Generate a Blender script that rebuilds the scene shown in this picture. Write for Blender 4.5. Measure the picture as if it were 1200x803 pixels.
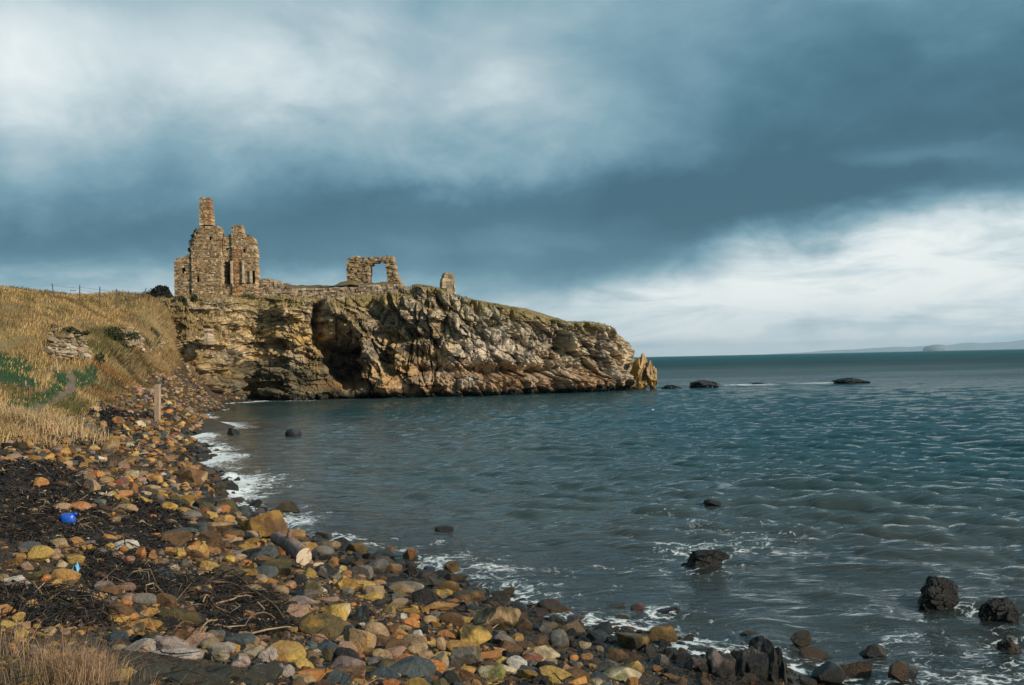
import bpy, bmesh, math, random
import numpy as np
from mathutils import Vector, Matrix
from mathutils.bvhtree import BVHTree

for o in list(bpy.data.objects): bpy.data.objects.remove(o)
scene = bpy.context.scene
COL = scene.collection

# ------------------------------------------------------------------ camera
FPX = 1167.0                       # focal length in photo pixels (1200 wide)
CAMZ = 4.2
ROLL = math.atan(0.0212)
PITCH = math.atan(20.1/FPX)
_R = np.array([math.cos(ROLL), 0, -math.sin(ROLL)])
_F = np.array([0, math.cos(PITCH), math.sin(PITCH)])
_R = _R - _F*np.dot(_R, _F); _R /= np.linalg.norm(_R)
_U = np.cross(_R, _F)
cam_data = bpy.data.cameras.new('camera')
cam = bpy.data.objects.new('camera', cam_data); COL.objects.link(cam)
cam_data.sensor_width = 36.0; cam_data.lens = 36.0*FPX/1200.0
cam_data.clip_start = 0.1; cam_data.clip_end = 90000
M = Matrix(((_R[0], _U[0], -_F[0], 0), (_R[1], _U[1], -_F[1], 0), (_R[2], _U[2], -_F[2], CAMZ), (0, 0, 0, 1)))
cam.matrix_world = M
scene.camera = cam
CAM = np.array([0, 0, CAMZ])
def pray(x, y): return _F + _R*((x-600)/FPX) + _U*((401.5-y)/FPX)
def at(x, y, Y):
    d = pray(x, y); return CAM + d*(Y/d[1])
def hitz(x, y, z):
    d = pray(x, y); t = (z-CAMZ)/d[2]; return CAM + d*t
def project(P):
    P = np.asarray(P, float) - CAM
    f = P@_F; f = np.where(f < 0.1, 0.1, f)
    return 600+FPX*(P@_R)/f, 401.5-FPX*(P@_U)/f
def hor(x): return 401.5+20.1 - (x-600)*0.0212

# ------------------------------------------------------------------ light and sky
SUN_EL = math.radians(25); SUN_AZ = math.radians(122)     # azimuth clockwise from +Y: behind the camera, to its right
sun_dir = Vector((math.sin(SUN_AZ)*math.cos(SUN_EL), math.cos(SUN_AZ)*math.cos(SUN_EL), math.sin(SUN_EL)))
sl = bpy.data.lights.new('sun', 'SUN'); sl.energy = 5.0; sl.angle = math.radians(0.6); sl.color = (1.0, 0.87, 0.70)
so = bpy.data.objects.new('sun', sl); COL.objects.link(so)
so.rotation_euler = sun_dir.to_track_quat('Z', 'Y').to_euler()

scene.view_settings.view_transform = 'Standard'; scene.view_settings.look = 'None'
scene.view_settings.gamma = 1.0; scene.view_settings.use_curve_mapping = False
scene.view_settings.exposure = 0.0
scene.render.engine = 'CYCLES'
try:
    scene.cycles.max_bounces = 6; scene.cycles.transparent_max_bounces = 8; scene.cycles.volume_bounces = 0
    scene.cycles.sample_clamp_indirect = 4.0
except Exception: pass

class E:                                                   # small expression wrapper round shader sockets
    def __init__(s, nt, k): s.nt, s.k = nt, k
    def _m(s, op, *a):
        n = s.nt.nodes.new('ShaderNodeMath'); n.operation = op
        for i, v in enumerate(a):
            if isinstance(v, E): s.nt.links.new(v.k, n.inputs[i])
            else: n.inputs[i].default_value = v
        return E(s.nt, n.outputs[0])
    def __add__(s, o): return s._m('ADD', s, o)
    __radd__ = __add__
    def __sub__(s, o): return s._m('SUBTRACT', s, o)
    def __rsub__(s, o): return s._m('SUBTRACT', o, s)
    def __mul__(s, o): return s._m('MULTIPLY', s, o)
    __rmul__ = __mul__
    def __truediv__(s, o): return s._m('DIVIDE', s, o)
    def exp(s): return s._m('EXPONENT', s)
    def clamp(s):
        r = s._m('ADD', s, 0.0); r.k.node.use_clamp = True; return r
    def mn(s, o): return s._m('MINIMUM', s, o)
    def mx(s, o): return s._m('MAXIMUM', s, o)
    def pw(s, o): return s._m('POWER', s, o)
    def sm(s, a, b):
        n = s.nt.nodes.new('ShaderNodeMapRange'); n.interpolation_type = 'SMOOTHSTEP'
        n.inputs['From Min'].default_value = a; n.inputs['From Max'].default_value = b
        s.nt.links.new(s.k, n.inputs['Value']); return E(s.nt, n.outputs[0])
def noise_n(nt, vec, scale, detail=4, rough=0.55, dist=0.0):
    n = nt.nodes.new('ShaderNodeTexNoise'); n.inputs['Scale'].default_value = scale
    n.inputs['Detail'].default_value = detail; n.inputs['Roughness'].default_value = rough; n.inputs['Distortion'].default_value = dist
    if vec is not None: nt.links.new(vec, n.inputs['Vector'])
    return E(nt, n.outputs['Fac'])
def ramp(nt, fac, stops):
    n = nt.nodes.new('ShaderNodeValToRGB'); cr = n.color_ramp
    while len(cr.elements) < len(stops): cr.elements.new(0.5)
    for e, (p, c) in zip(cr.elements, stops):
        e.position = p; e.color = (c[0], c[1], c[2], 1)
    nt.links.new(fac.k, n.inputs['Fac']); return n.outputs['Color']
def mixc(nt, fac, a, b, mode='MIX'):
    n = nt.nodes.new('ShaderNodeMix'); n.data_type = 'RGBA'; n.blend_type = mode
    for sock, v in ((n.inputs[0], fac), (n.inputs[6], a), (n.inputs[7], b)):
        if isinstance(v, E): nt.links.new(v.k, sock)
        elif isinstance(v, (int, float)): sock.default_value = v
        elif isinstance(v, tuple): sock.default_value = (*v[:3], 1)
        else: nt.links.new(v, sock)
    return n.outputs[2]
def combine(nt, x, y, z):
    n = nt.nodes.new('ShaderNodeCombineXYZ')
    for i, v in enumerate((x, y, z)):
        if isinstance(v, E): nt.links.new(v.k, n.inputs[i])
        else: n.inputs[i].default_value = v
    return n.outputs[0]

world = bpy.data.worlds.new('World'); scene.world = world; world.use_nodes = True
def build_world():
    nt = world.node_tree; nt.nodes.clear()
    out = nt.nodes.new('ShaderNodeOutputWorld'); bg = nt.nodes.new('ShaderNodeBackground')
    sky = nt.nodes.new('ShaderNodeTexSky'); sky.sky_type = 'NISHITA'; sky.sun_disc = False
    sky.sun_elevation = SUN_EL; sky.sun_rotation = SUN_AZ; sky.air_density = 1.2; sky.dust_density = 1.5
    tc = nt.nodes.new('ShaderNodeTexCoord'); d = tc.outputs['Generated']
    sep = nt.nodes.new('ShaderNodeSeparateXYZ'); nt.links.new(d, sep.inputs[0])
    x, y, z = [E(nt, sep.outputs[i]) for i in range(3)]
    az = x._m('ARCTAN2', x, y); el = z._m('ARCSINE', z)
    elp = el.mx(0.0)
    # the cloud deck seen in perspective: flat, drawn-out noise
    h = elp + 0.10
    cx = x/h; cy = y/h
    pl = combine(nt, cx, cy, 0.0)
    n1 = noise_n(nt, pl, 0.45, 3, 0.5)                    # deck-scale billows
    n2 = noise_n(nt, combine(nt, az*3.6, el*9.0, 0.3), 1.0, 5, 0.58, 0.5)   # drawn-out banks
    n3 = noise_n(nt, combine(nt, az*9.0, el*15.0, 5.3), 1.0, 5, 0.58, 0.4)
    n4 = noise_n(nt, combine(nt, az*4.6, el*6.4, 9.1), 1.0, 5, 0.52, 0.6)    # soft puffs
    n5 = noise_n(nt, combine(nt, az*18.0, el*26.0, 3.7), 1.0, 5, 0.6, 0.5)
    a = az + (n2-0.5)*0.22
    e = el + (n2-0.5)*0.055 + (n3-0.5)*0.045 + (n5-0.5)*0.020
    def G(a0, e0, sa, se):
        u = (a-a0)/sa; v = (e-e0)/se
        return ((u*u+v*v)*-1.0).exp()
    def px(xx, yy):
        aa = math.atan((xx-600)/FPX); return aa, math.atan((hor(xx)-yy)/FPX*math.cos(aa))
    # lower edge of the deck against azimuth
    fc = nt.nodes.new('ShaderNodeFloatCurve'); cm = fc.mapping; c = cm.curves[0]
    pts = [(0.0, .094), (0.03, .094), (0.25, .092), (0.42, .080), (0.50, .074), (0.60, .078), (0.66, .086), (0.74, .107), (0.85, .122), (0.97, .136), (1.0, .138)]
    c.points[0].location = (pts[0][0], pts[0][1]*5); c.points[1].location = (pts[-1][0], pts[-1][1]*5)
    for p in pts[1:-1]: c.points.new(p[0], p[1]*5)
    cm.update()
    nt.links.new((az+0.5).clamp().k, fc.inputs['Value'])
    edge = E(nt, fc.outputs[0])*0.2
    rel = e - edge
    below = rel.sm(0.034, -0.030)
    # brightness of the deck above its edge
    V = 0.15 + rel.sm(0.02, 0.22)*0.25 + (n1-0.5)*0.18 + (n4-0.5)*0.52 + (n3-0.5)*0.17 + (n5-0.5)*0.12
    for (xx, yy, sx, sy, amp) in [
        (190, 70, 320, 110, 0.42), (10, 150, 90, 120, 0.20), (330, 60, 100, 80, 0.12), (470, 130, 160, 60, 0.05), (575, 95, 80, 50, 0.14), (660, 160, 190, 60, 0.12),
        (1140, 70, 260, 120, -0.22), (820, 215, 260, 40, -0.14), (1090, 184, 140, 15, 0.24), (940, 252, 260, 26, -0.12),
        (70, 292, 170, 30, -0.16), (480, 248, 190, 32, -0.16), (560, 205, 150, 26, 0.06), (600, 280, 190, 16, 0.10), (150, 210, 160, 40, 0.06), (700, 232, 170, 26, -0.10)]:
        a0, e0 = px(xx, yy); V = V + G(a0, e0, sx/FPX, sy/FPX)*amp
    # pale sky under the deck with thin stratus
    side = az.sm(-0.05, 0.18)
    streak = noise_n(nt, combine(nt, az*7.0, el*32.0, 2.0), 1.0, 5, 0.6, 0.6)
    B = 0.76 + side*0.20 - (streak-0.44).clamp()*0.85 - (n5-0.5)*0.10
    a0, e0 = px(1010, 372); B = B - G(a0, e0, 200/FPX, 14/FPX)*0.10
    V = (V*(1.0-below) + B*below).clamp()
    col = ramp(nt, V, [(0.0, (.044, .126, .180)), (0.14, (.066, .172, .240)), (0.30, (.122, .256, .338)), (0.48, (.225, .380, .458)), (0.66, (.40, .525, .58)), (0.82, (.64, .735, .765)), (1.0, (.93, .96, .94))])
    sc = nt.nodes.new('ShaderNodeVectorMath'); sc.operation = 'SCALE'; sc.inputs['Scale'].default_value = 10.0
    nt.links.new(col, sc.inputs[0])
    fin = mixc(nt, 0.95, sky.outputs[0], sc.outputs[0])
    nt.links.new(fin, bg.inputs['Color']); bg.inputs['Strength'].default_value = 0.105
    nt.links.new(bg.outputs[0], out.inputs[0])
build_world()

# ------------------------------------------------------------------ helpers: noise
def _hash(ix, iy, iz, s):
    h = (ix.astype(np.int64)*374761393 + iy.astype(np.int64)*668265263 + iz.astype(np.int64)*2147483647 + s*1274126177) & 0xffffffff
    h = ((h ^ (h >> 13))*1274126177) & 0xffffffff
    h = ((h ^ (h >> 16))*2246822519) & 0xffffffff
    return ((h ^ (h >> 15)) & 0xffffff)/float(0xffffff)
def vnoise(P, s=0):
    P = np.asarray(P, float); i = np.floor(P).astype(np.int64); f = P-i
    f = f*f*f*(f*(f*6-15)+10); r = 0
    for dx in (0, 1):
        for dy in (0, 1):
            for dz in (0, 1):
                w = (f[:, 0] if dx else 1-f[:, 0])*(f[:, 1] if dy else 1-f[:, 1])*(f[:, 2] if dz else 1-f[:, 2])
                r = r + w*_hash(i[:, 0]+dx, i[:, 1]+dy, i[:, 2]+dz, s)
    return r*2-1
def fbm(P, octv=4, s=0, gain=0.5):
    P = np.asarray(P, float); r = 0; a = 1; t = 0
    for o in range(octv):
        r = r + a*vnoise(P*(2.03**o)+o*17.3, s+o); t += a; a *= gain
    return r/t
def worley(P, s=0, full=False):
    P = np.asarray(P, float); i = np.floor(P).astype(np.int64)
    F1 = np.full(len(P), 9.); F2 = np.full(len(P), 9.); ID = np.zeros(len(P)); DL = np.zeros((len(P), 3))
    for dx in (-1, 0, 1):
        for dy in (-1, 0, 1):
            for dz in (-1, 0, 1):
                cx, cy, cz = i[:, 0]+dx, i[:, 1]+dy, i[:, 2]+dz
                q = np.stack([cx+_hash(cx, cy, cz, s), cy+_hash(cx, cy, cz, s+1), cz+_hash(cx, cy, cz, s+2)], 1)
                d = np.linalg.norm(P-q, axis=1); h = _hash(cx, cy, cz, s+3)
                m = d < F1; DL = np.where(m[:, None], P-q, DL)
                F2 = np.where(m, F1, np.minimum(F2, d)); ID = np.where(m, h, ID); F1 = np.where(m, d, F1)
    return (F1, F2, ID, DL) if full else (F1, F2, ID)
def sstep(x, a, b):
    t = np.clip((x-a)/(b-a), 0, 1); return t*t*(3-2*t)

# ------------------------------------------------------------------ helpers: objects
def props(o, label=None, cat=None, group=None, kind=None):
    if label: o['label'] = label
    if cat: o['category'] = cat
    if group: o['group'] = group
    if kind: o['kind'] = kind
    return o
def mesh_np(name, V, F, mat, col=None, smooth=True, attrs=None):
    """V (n,3); F: list of int arrays (m,k) of faces with k corners each"""
    V = np.asarray(V, np.float32); me = bpy.data.meshes.new(name)
    if not isinstance(F, list): F = [F]
    F = [np.asarray(f, np.int32) for f in F if len(f)]
    me.vertices.add(len(V)); me.vertices.foreach_set('co', V.ravel())
    loops = np.concatenate([f.ravel() for f in F]); tot = np.concatenate([np.full(len(f), f.shape[1], np.int32) for f in F])
    me.loops.add(len(loops)); me.loops.foreach_set('vertex_index', loops)
    me.polygons.add(len(tot)); st = np.zeros(len(tot), np.int32); st[1:] = np.cumsum(tot)[:-1]
    me.polygons.foreach_set('loop_start', st)
    try: me.polygons.foreach_set('loop_total', tot)
    except Exception: pass
    me.polygons.foreach_set('use_smooth', np.full(len(tot), smooth, bool))
    if col is not None:
        a = me.color_attributes.new('Col', 'FLOAT_COLOR', 'POINT')
        c = np.ones((len(V), 4), np.float32); c[:, :3] = col; a.data.foreach_set('color', c.ravel())
    for k, v in (attrs or {}).items():
        a = me.attributes.new(k, 'FLOAT', 'POINT'); a.data.foreach_set('value', np.asarray(v, np.float32))
    me.update(); me.validate()
    me.materials.append(mat)
    return me
def obj(name, me, parent=None, loc=(0, 0, 0), rotz=0):
    o = bpy.data.objects.new(name, me); COL.objects.link(o); o.location = loc; o.rotation_euler = (0, 0, rotz)
    if parent: o.parent = parent
    return o
def empty(name, loc, rotz=0):
    o = bpy.data.objects.new(name, None); COL.objects.link(o); o.location = loc; o.rotation_euler = (0, 0, rotz); o.empty_display_size = 0.3
    return o
def ico(sub):
    bm = bmesh.new(); bmesh.ops.create_icosphere(bm, subdivisions=sub, radius=1.0)
    bm.verts.ensure_lookup_table()
    v = np.array([p.co[:] for p in bm.verts]); f = np.array([[q.index for q in p.verts] for p in bm.faces]); bm.free()
    return v, f
ICO = {k: ico(k) for k in (1, 2, 3, 4, 5)}
def tube(pts, rad, seg=6):
    pts = np.asarray(pts, float); n = len(pts); rad = np.broadcast_to(np.asarray(rad, float), (n,))
    V = []
    for i in range(n):
        t = pts[min(i+1, n-1)]-pts[max(i-1, 0)]; t = t/(np.linalg.norm(t)+1e-9)
        a = np.cross(t, [0, 0, 1.0]) if abs(t[2]) < .9 else np.cross(t, [1.0, 0, 0]); a /= np.linalg.norm(a); b = np.cross(t, a)
        for k in range(seg):
            w = 2*math.pi*k/seg; V.append(pts[i]+rad[i]*(a*math.cos(w)+b*math.sin(w)))
    F = [[i*seg+k, i*seg+(k+1) % seg, (i+1)*seg+(k+1) % seg, (i+1)*seg+k] for i in range(n-1) for k in range(seg)]
    return np.array(V), np.array(F), [np.array([list(range(seg))[::-1]]), np.array([[(n-1)*seg+k for k in range(seg)]])]

# ------------------------------------------------------------------ helpers: materials
def new_mat(name):
    m = bpy.data.materials.new(name); m.use_nodes = True; nt = m.node_tree
    b = nt.nodes['Principled BSDF']; return m, nt, b
def attr_col(nt, name='Col'):
    a = nt.nodes.new('ShaderNodeAttribute'); a.attribute_name = name; return a
def bump(nt, b, h, strength, dist):
    n = nt.nodes.new('ShaderNodeBump'); n.inputs['Strength'].default_value = strength; n.inputs['Distance'].default_value = dist
    nt.links.new(h.k, n.inputs['Height']); nt.links.new(n.outputs[0], b.inputs['Normal'])
def geo_pos(nt):
    g = nt.nodes.new('ShaderNodeNewGeometry'); return g.outputs['Position']
def tinted(name, s1, s2, amp, bstr, bdist, rough=0.85, wetline=False, speck=0.0, grit=0.0):
    """colour attribute x two scales of noise, with bump; wetline: stone that the swell keeps wet is darker and glossier"""
    m, nt, b = new_mat(name); P = geo_pos(nt); a = attr_col(nt)
    n1 = noise_n(nt, P, s1, 5, 0.6); n2 = noise_n(nt, P, s2, 6, 0.65)
    f = (n1-0.5)*amp*1.6 + (n2-0.5)*amp*1.6 + 1.0
    sc = nt.nodes.new('ShaderNodeVectorMath'); sc.operation = 'SCALE'
    nt.links.new(a.outputs['Color'], sc.inputs[0]); nt.links.new(f.mx(0.15).k, sc.inputs['Scale'])
    c = sc.outputs[0]
    if speck:
        sp = noise_n(nt, P, s2*2.2, 3, 0.7)
        c = mixc(nt, sp.sm(0.60, 0.70)*speck, c, (0.05, 0.045, 0.035))
        sp2 = noise_n(nt, P, s2*1.3, 3, 0.7)
        c = mixc(nt, sp2.sm(0.63, 0.72)*speck*0.7, c, (0.42, 0.37, 0.27))
    if wetline:
        g = nt.nodes.new('ShaderNodeSeparateXYZ'); nt.links.new(P, g.inputs[0])
        wet = (E(nt, g.outputs[2]) + (n1-0.5)*0.35).sm(0.52, 0.16)
        c = mixc(nt, wet*0.68, c, (0.012, 0.012, 0.010))
        nt.links.new((rough-wet*(rough-0.28)).k, b.inputs['Roughness'])
    else: b.inputs['Roughness'].default_value = rough
    gh = 0.0
    if grit:                                               # gravel too fine to model
        vo = nt.nodes.new('ShaderNodeTexVoronoi'); vo.inputs['Scale'].default_value = grit; nt.links.new(P, vo.inputs['Vector'])
        hs = nt.nodes.new('ShaderNodeSeparateColor'); nt.links.new(vo.outputs['Color'], hs.inputs[0]); rr0 = E(nt, hs.outputs[0])
        gcol = ramp(nt, rr0, [(0, (.010, .009, .008)), (.35, (.03, .022, .015)), (.6, (.075, .046, .024)), (.8, (.13, .085, .045)), (1, (.05, .045, .042))])
        c = mixc(nt, .45, c, gcol); gh = (0.5-E(nt, vo.outputs['Distance']))*1.2
    nt.links.new(c, b.inputs['Base Color'])
    b.inputs['Specular IOR Level'].default_value = 0.3
    if bstr: bump(nt, b, n2*0.6+n1*0.6+noise_n(nt, P, s2*3.1, 4, 0.7)*0.3+gh, bstr, bdist)
    return m
MAT_STONE = tinted('beach_stone', 5.0, 24.0, 0.85, 1.0, 0.07, 0.72, True, 0.7)
MAT_WET = tinted('wet_sea_rock', 5.0, 24.0, 0.7, 0.9, 0.06, 0.42, True, 0)
MAT_CLIFF = tinted('cliff_rock', 0.55, 3.4, 0.6, 0.9, 0.16, 0.95, True, 0.5)
MAT_MASON = tinted('masonry', 1.2, 6.0, 0.5, 0.9, 0.08, 0.92, False, 0.4)
MAT_SOIL = tinted('ground_soil', 0.6, 9.0, 0.45, 0.8, 0.06, 0.95, True)
MAT_BEACH = tinted('beach_gravel', 0.6, 9.0, 0.45, 0.9, 0.03, 0.9, True, 0, 26.0)
MAT_BLADE = tinted('dry_grass', 0.35, 2.0, 0.35, 0, 0, 0.8)
MAT_WEED = tinted('seaweed', 2.0, 12.0, 0.5, 0, 0, 0.6)
MAT_WOOD = tinted('weathered_wood', 4.0, 22.0, 0.45, 0.6, 0.01, 0.85)
MAT_LEAF = tinted('dark_leaf', 0.8, 5.0, 0.4, 0, 0, 0.7)

# ================================================================== the ground
SH = [hitz(*p, 0.0) for p in [(960, 798), (850, 768), (700, 738), (620, 716), (560, 692), (500, 676), (420, 651), (340, 627), (290, 597), (250, 570), (226, 545), (214, 515), (245, 490), (266, 478), (300, 470)]]
SHX = np.array([p[0] for p in SH]); SHY = np.array([p[1] for p in SH])
SHX = np.concatenate([[14, 9, 6.5, 5.2], SHX, [-30.5]]); SHY = np.concatenate([[-14, 0, 7, 10.5], SHY, [128]])
TOPL = [(-4.6, -10), (-3.9, 2), (-3.0, 6.2), (-4.0, 7.6), (-6.0, 9.2), (-9.5, 14), (-13, 21)] + [tuple(hitz(x, y, z)[:2]) for x, y, z in
       [(5, 518, 2.1), (60, 503, 2.1), (100, 487, 2.0), (135, 477, 2.0), (168, 466, 1.9), (222, 461, 1.3)]] + [(-35.5, 118)]
TX = np.array([p[0] for p in TOPL]); TY = np.array([p[1] for p in TOPL])
_o = np.argsort(TY); TX, TY = TX[_o], TY[_o]; _o = np.argsort(SHY); SHX, SHY = SHX[_o], SHY[_o]
def shore_x(Y): return np.interp(Y, SHY, SHX)
def top_x(Y): return np.interp(Y, TY, TX)

CP = []
for x, y in zip(SHX, SHY): CP.append((x, y, 0.0))
for x, y in zip(TX, TY): CP.append((x, y, 2.1 if 6 < y < 90 else (2.5 if y < 6 else 1.3)))
for px, py, z in [(300, 700, 1.15), (150, 640, 1.65), (100, 560, 1.85), (200, 600, 1.2), (500, 762, .75), (400, 770, 1.1), (60, 700, 1.85), (5, 640, 2.0), (250, 760, 1.45), (120, 740, 1.85), (330, 660, .75), (180, 530, 1.2), (700, 790, .42), (160, 500, 1.3), (215, 475, .9), (245, 468, .8)]:
    p = hitz(px, py, z); CP.append(tuple(p))
CP += [(0, 0, 2.55), (2, 5, 1.6), (-1, 5, 2.05), (4, 0, 1.7), (-9, 2, 3.0), (-9, -8, 3.4), (-16, 8, 3.0), (-22, 18, 3.0), (-40, 20, 5.0), (-50, 0, 6), (-60, 40, 9)]
CP += [(10, 16, -.5), (15, 30, -1.5), (2, 30, -.9), (-4, 48, -.9), (-9, 68, -1), (12, 70, -3), (40, 60, -4), (40, 100, -5), (2, 98, -3), (-18, 97, -.9), (20, 10, -1.2), (30, 30, -2.5), (25, 140, -4), (60, 150, -5), (30, -10, -2),
       (5, 20, -.3), (-24, 113, -.5), (-14, 116, -1.4), (10, 124, -2), (0, 140, -2), (-18, 140, -1), (-28, 130, 1.0), (-10, 170, -3)]
for px, py, Y in [(0, 344, 84), (60, 350, 90), (100, 357, 97), (150, 361, 106), (190, 359, 113), (-150, 340, 82), (-320, 336, 80),
                  (30, 402, 68), (80, 382, 77), (5, 372, 74), (120, 378, 84), (5, 420, 60), (60, 442, 57), (100, 427, 66), (150, 400, 84), (150, 432, 76), (128, 458, 62), (30, 470, 46), (62, 480, 42), (30, 490, 37), (100, 470, 51),
                  (200, 442, 95), (205, 405, 103), (205, 375, 109), (-100, 420, 58), (-100, 380, 66), (165, 448, 78)]:
    CP.append(tuple(at(px, py, Y)))
for px, py, Y in [(0, 344, 84), (60, 350, 90), (100, 357, 97), (150, 361, 106), (190, 359, 113), (-150, 340, 82), (-320, 336, 80)]:
    p = at(px, py, Y); CP.append((p[0]*1.25, p[1]*1.25, p[2]+.2)); CP.append((p[0]*1.9, p[1]*1.9, p[2]-1))
CP = np.array(CP)
def _tps(r2): return 0.5*r2*np.log(r2+1e-9)
_n = len(CP); _K = _tps(((CP[:, None, :2]-CP[None, :, :2])**2).sum(-1)) + np.eye(_n)*3.0
_P = np.c_[np.ones(_n), CP[:, :2]]
_A = np.block([[_K, _P], [_P.T, np.zeros((3, 3))]])
_W = np.linalg.solve(_A, np.r_[CP[:, 2], 0, 0, 0])
def H0(X, Y):
    X = np.asarray(X, float).ravel(); Y = np.asarray(Y, float).ravel(); out = np.empty(len(X))
    for i in range(0, len(X), 20000):
        x, y = X[i:i+20000], Y[i:i+20000]
        r2 = (x[:, None]-CP[None, :, 0])**2+(y[:, None]-CP[None, :, 1])**2
        out[i:i+20000] = _tps(r2)@_W[:_n] + _W[_n]+_W[_n+1]*x+_W[_n+2]*y
    return out
def H(X, Y):
    X = np.asarray(X, float).ravel(); Y = np.asarray(Y, float).ravel()
    z = H0(X, Y); bankm = sstep(top_x(Y)-X, 0, 3)
    P = np.c_[X, Y, np.zeros(len(X))]
    far = sstep(np.hypot(X, Y), 15, 45)
    z = z + bankm*(fbm(P*0.16, 3, 5)*0.75*far + fbm(P*0.5, 3, 9)*0.22) + (1-bankm)*fbm(P*0.45, 3, 21)*0.10
    return z
def ground_hit(px, py):
    d = pray(px, py); d = d/np.linalg.norm(d)
    t = np.geomspace(3, 220, 900); Q = CAM+d*t[:, None]
    g = Q[:, 2]-H(Q[:, 0], Q[:, 1]); k = np.argmax(g < 0)
    if g[k] >= 0: return hitz(px, py, 0.0)
    a, b = t[max(k-1, 0)], t[k]
    tt = np.linspace(a, b, 30); Q = CAM+d*tt[:, None]; g = Q[:, 2]-H(Q[:, 0], Q[:, 1]); k = np.argmax(g < 0)
    return Q[k]
def in_poly(X, Y, poly):
    poly = np.asarray(poly); r = np.zeros(len(X), bool); n = len(poly)
    for i in range(n):
        x1, y1 = poly[i][:2]; x2, y2 = poly[(i+1) % n][:2]
        c = ((y1 > Y) != (y2 > Y)) & (X < (x2-x1)*(Y-y1)/(y2-y1+1e-12)+x1); r ^= c
    return r
def wpoly(pts): return [ground_hit(*p)[:2] for p in pts]
GREEN = [wpoly([(-40, 412), (10, 414), (35, 424), (52, 438), (38, 450), (0, 458), (-40, 462)]),
         wpoly([(0, 470), (40, 464), (62, 450), (72, 434), (108, 428), (110, 440), (100, 458), (72, 474), (46, 482), (20, 492), (-10, 498)])]
PATHP = [ground_hit(*p)[:2] for p in [(76, 436), (84, 441), (86, 449), (80, 460), (70, 469), (58, 476), (42, 479), (20, 478), (-20, 482)]]
WRACK = [wpoly([(0, 538), (45, 540), (85, 556), (115, 568), (95, 575), (120, 588), (135, 606), (140, 635), (110, 640), (60, 645), (0, 648)]),
         wpoly([(95, 655), (135, 640), (150, 660), (205, 668), (225, 690), (200, 705), (150, 690), (110, 690), (90, 670)]),
         wpoly([(0, 690), (60, 690), (110, 700), (140, 715), (142, 735), (90, 735), (40, 735), (0, 710)]),
         wpoly([(215, 680), (275, 678), (330, 705), (345, 735), (320, 748), (255, 742), (235, 725), (245, 705)]),
         wpoly([(110, 486), (165, 482), (172, 490), (150, 497), (120, 500)]),
         wpoly([(150, 585), (205, 600), (215, 640), (170, 660), (140, 630)])]
def dist_poly(X, Y, line):
    d = np.full(len(X), 1e9); L = np.asarray(line)
    for a, b in zip(L[:-1], L[1:]):
        ab = b-a; t = np.clip(((X-a[0])*ab[0]+(Y-a[1])*ab[1])/(ab@ab+1e-9), 0, 1)
        d = np.minimum(d, np.hypot(X-a[0]-t*ab[0], Y-a[1]-t*ab[1]))
    return d
GULLY = wpoly([(179, 366), (192, 362), (191, 385), (185, 408), (172, 410), (177, 388)])
RUST = wpoly([(108, 452), (150, 425), (215, 410), (232, 440), (235, 460), (170, 464), (135, 476), (105, 482)])
def masks(X, Y):
    P = np.c_[X, Y, np.zeros(len(X))]
    jx = fbm(P*0.5, 3, 31)*0.9*np.clip(np.hypot(X, Y)/35, .25, 1.5); jy = fbm(P*0.5, 3, 32)*1.6*np.clip(np.hypot(X, Y)/35, .25, 1.5)
    bank = (X+jx*0.7 < top_x(Y))
    gr = np.zeros(len(X), bool)
    for g in GREEN: gr |= in_poly(X+jx*.6, Y+jy*.6, g)
    wr = np.zeros(len(X), bool)
    for g in WRACK: wr |= in_poly(X+jx*.6, Y+jy*.6, g)
    path = (dist_poly(X, Y, PATHP) < 0.22+0.12*jx) & bank
    return bank, gr & bank, wr & ~bank, path

ang = np.radians(np.concatenate([np.arange(-88, -36, 2.0), np.arange(-36, 34, 0.2), np.arange(34, 89, 3.0)]))
rr = np.geomspace(1.0, 250, 320)
A, R = np.meshgrid(ang, rr, indexing='ij')
GX = (R*np.sin(A)).ravel(); GY = (R*np.cos(A)).ravel()-3.0
GZ = H(GX, GY)
bank, green, wrack, path = masks(GX, GY)
gc = np.zeros((len(GX), 3)); PN = np.c_[GX, GY, np.zeros(len(GX))]
nn = fbm(PN*0.35, 4, 3)[:, None]; nn2 = fbm(PN*1.7, 3, 4)[:, None]
gc[:] = np.array([.060, .040, .024])*(1+0.5*nn2)
gc = np.where(wrack[:, None], np.array([.016, .012, .010])*(1+.4*nn2), gc)
gc = np.where(bank[:, None], np.array([.20, .135, .062])*(1+.5*nn)+np.array([-.06, -.01, -.01])*np.clip(nn*2, 0, 1), gc)
gc = np.where(green[:, None], np.array([.024, .050, .018])*(1+.4*nn2), gc)
gc = np.where(path[:, None], np.array([.15, .11, .075]), gc)
deep = sstep(-GZ, -.05, 1.2)[:, None]*(~bank[:, None])
gc = gc*(1-deep)+np.array([.075, .070, .055])*deep
na, nr = len(ang), len(rr)
idx = np.arange(na*nr).reshape(na, nr)
Q = np.stack([idx[:-1, :-1], idx[1:, :-1], idx[1:, 1:], idx[:-1, 1:]], -1).reshape(-1, 4)
keep = GZ[Q].max(1) > -6
Q = Q[keep]
fb = bank[Q].mean(1) > 0.5
GV = np.c_[GX, GY, GZ]
def sub_mesh(name, V, F, mat, col, **k):
    u, inv = np.unique(F, return_inverse=True)
    return mesh_np(name, V[u], inv.reshape(F.shape), mat, col[u], **k)
beach = props(obj('beach', sub_mesh('beach', GV, Q[~fb][:, ::-1], MAT_BEACH, gc)), 'sloping stony beach curving along the bay', 'beach', kind='structure')
bankob = props(obj('grassy_bank', sub_mesh('grassy_bank', GV, Q[fb][:, ::-1], MAT_SOIL, gc)), 'grassy bank rising from the beach to the fence', 'bank', kind='structure')

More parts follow.
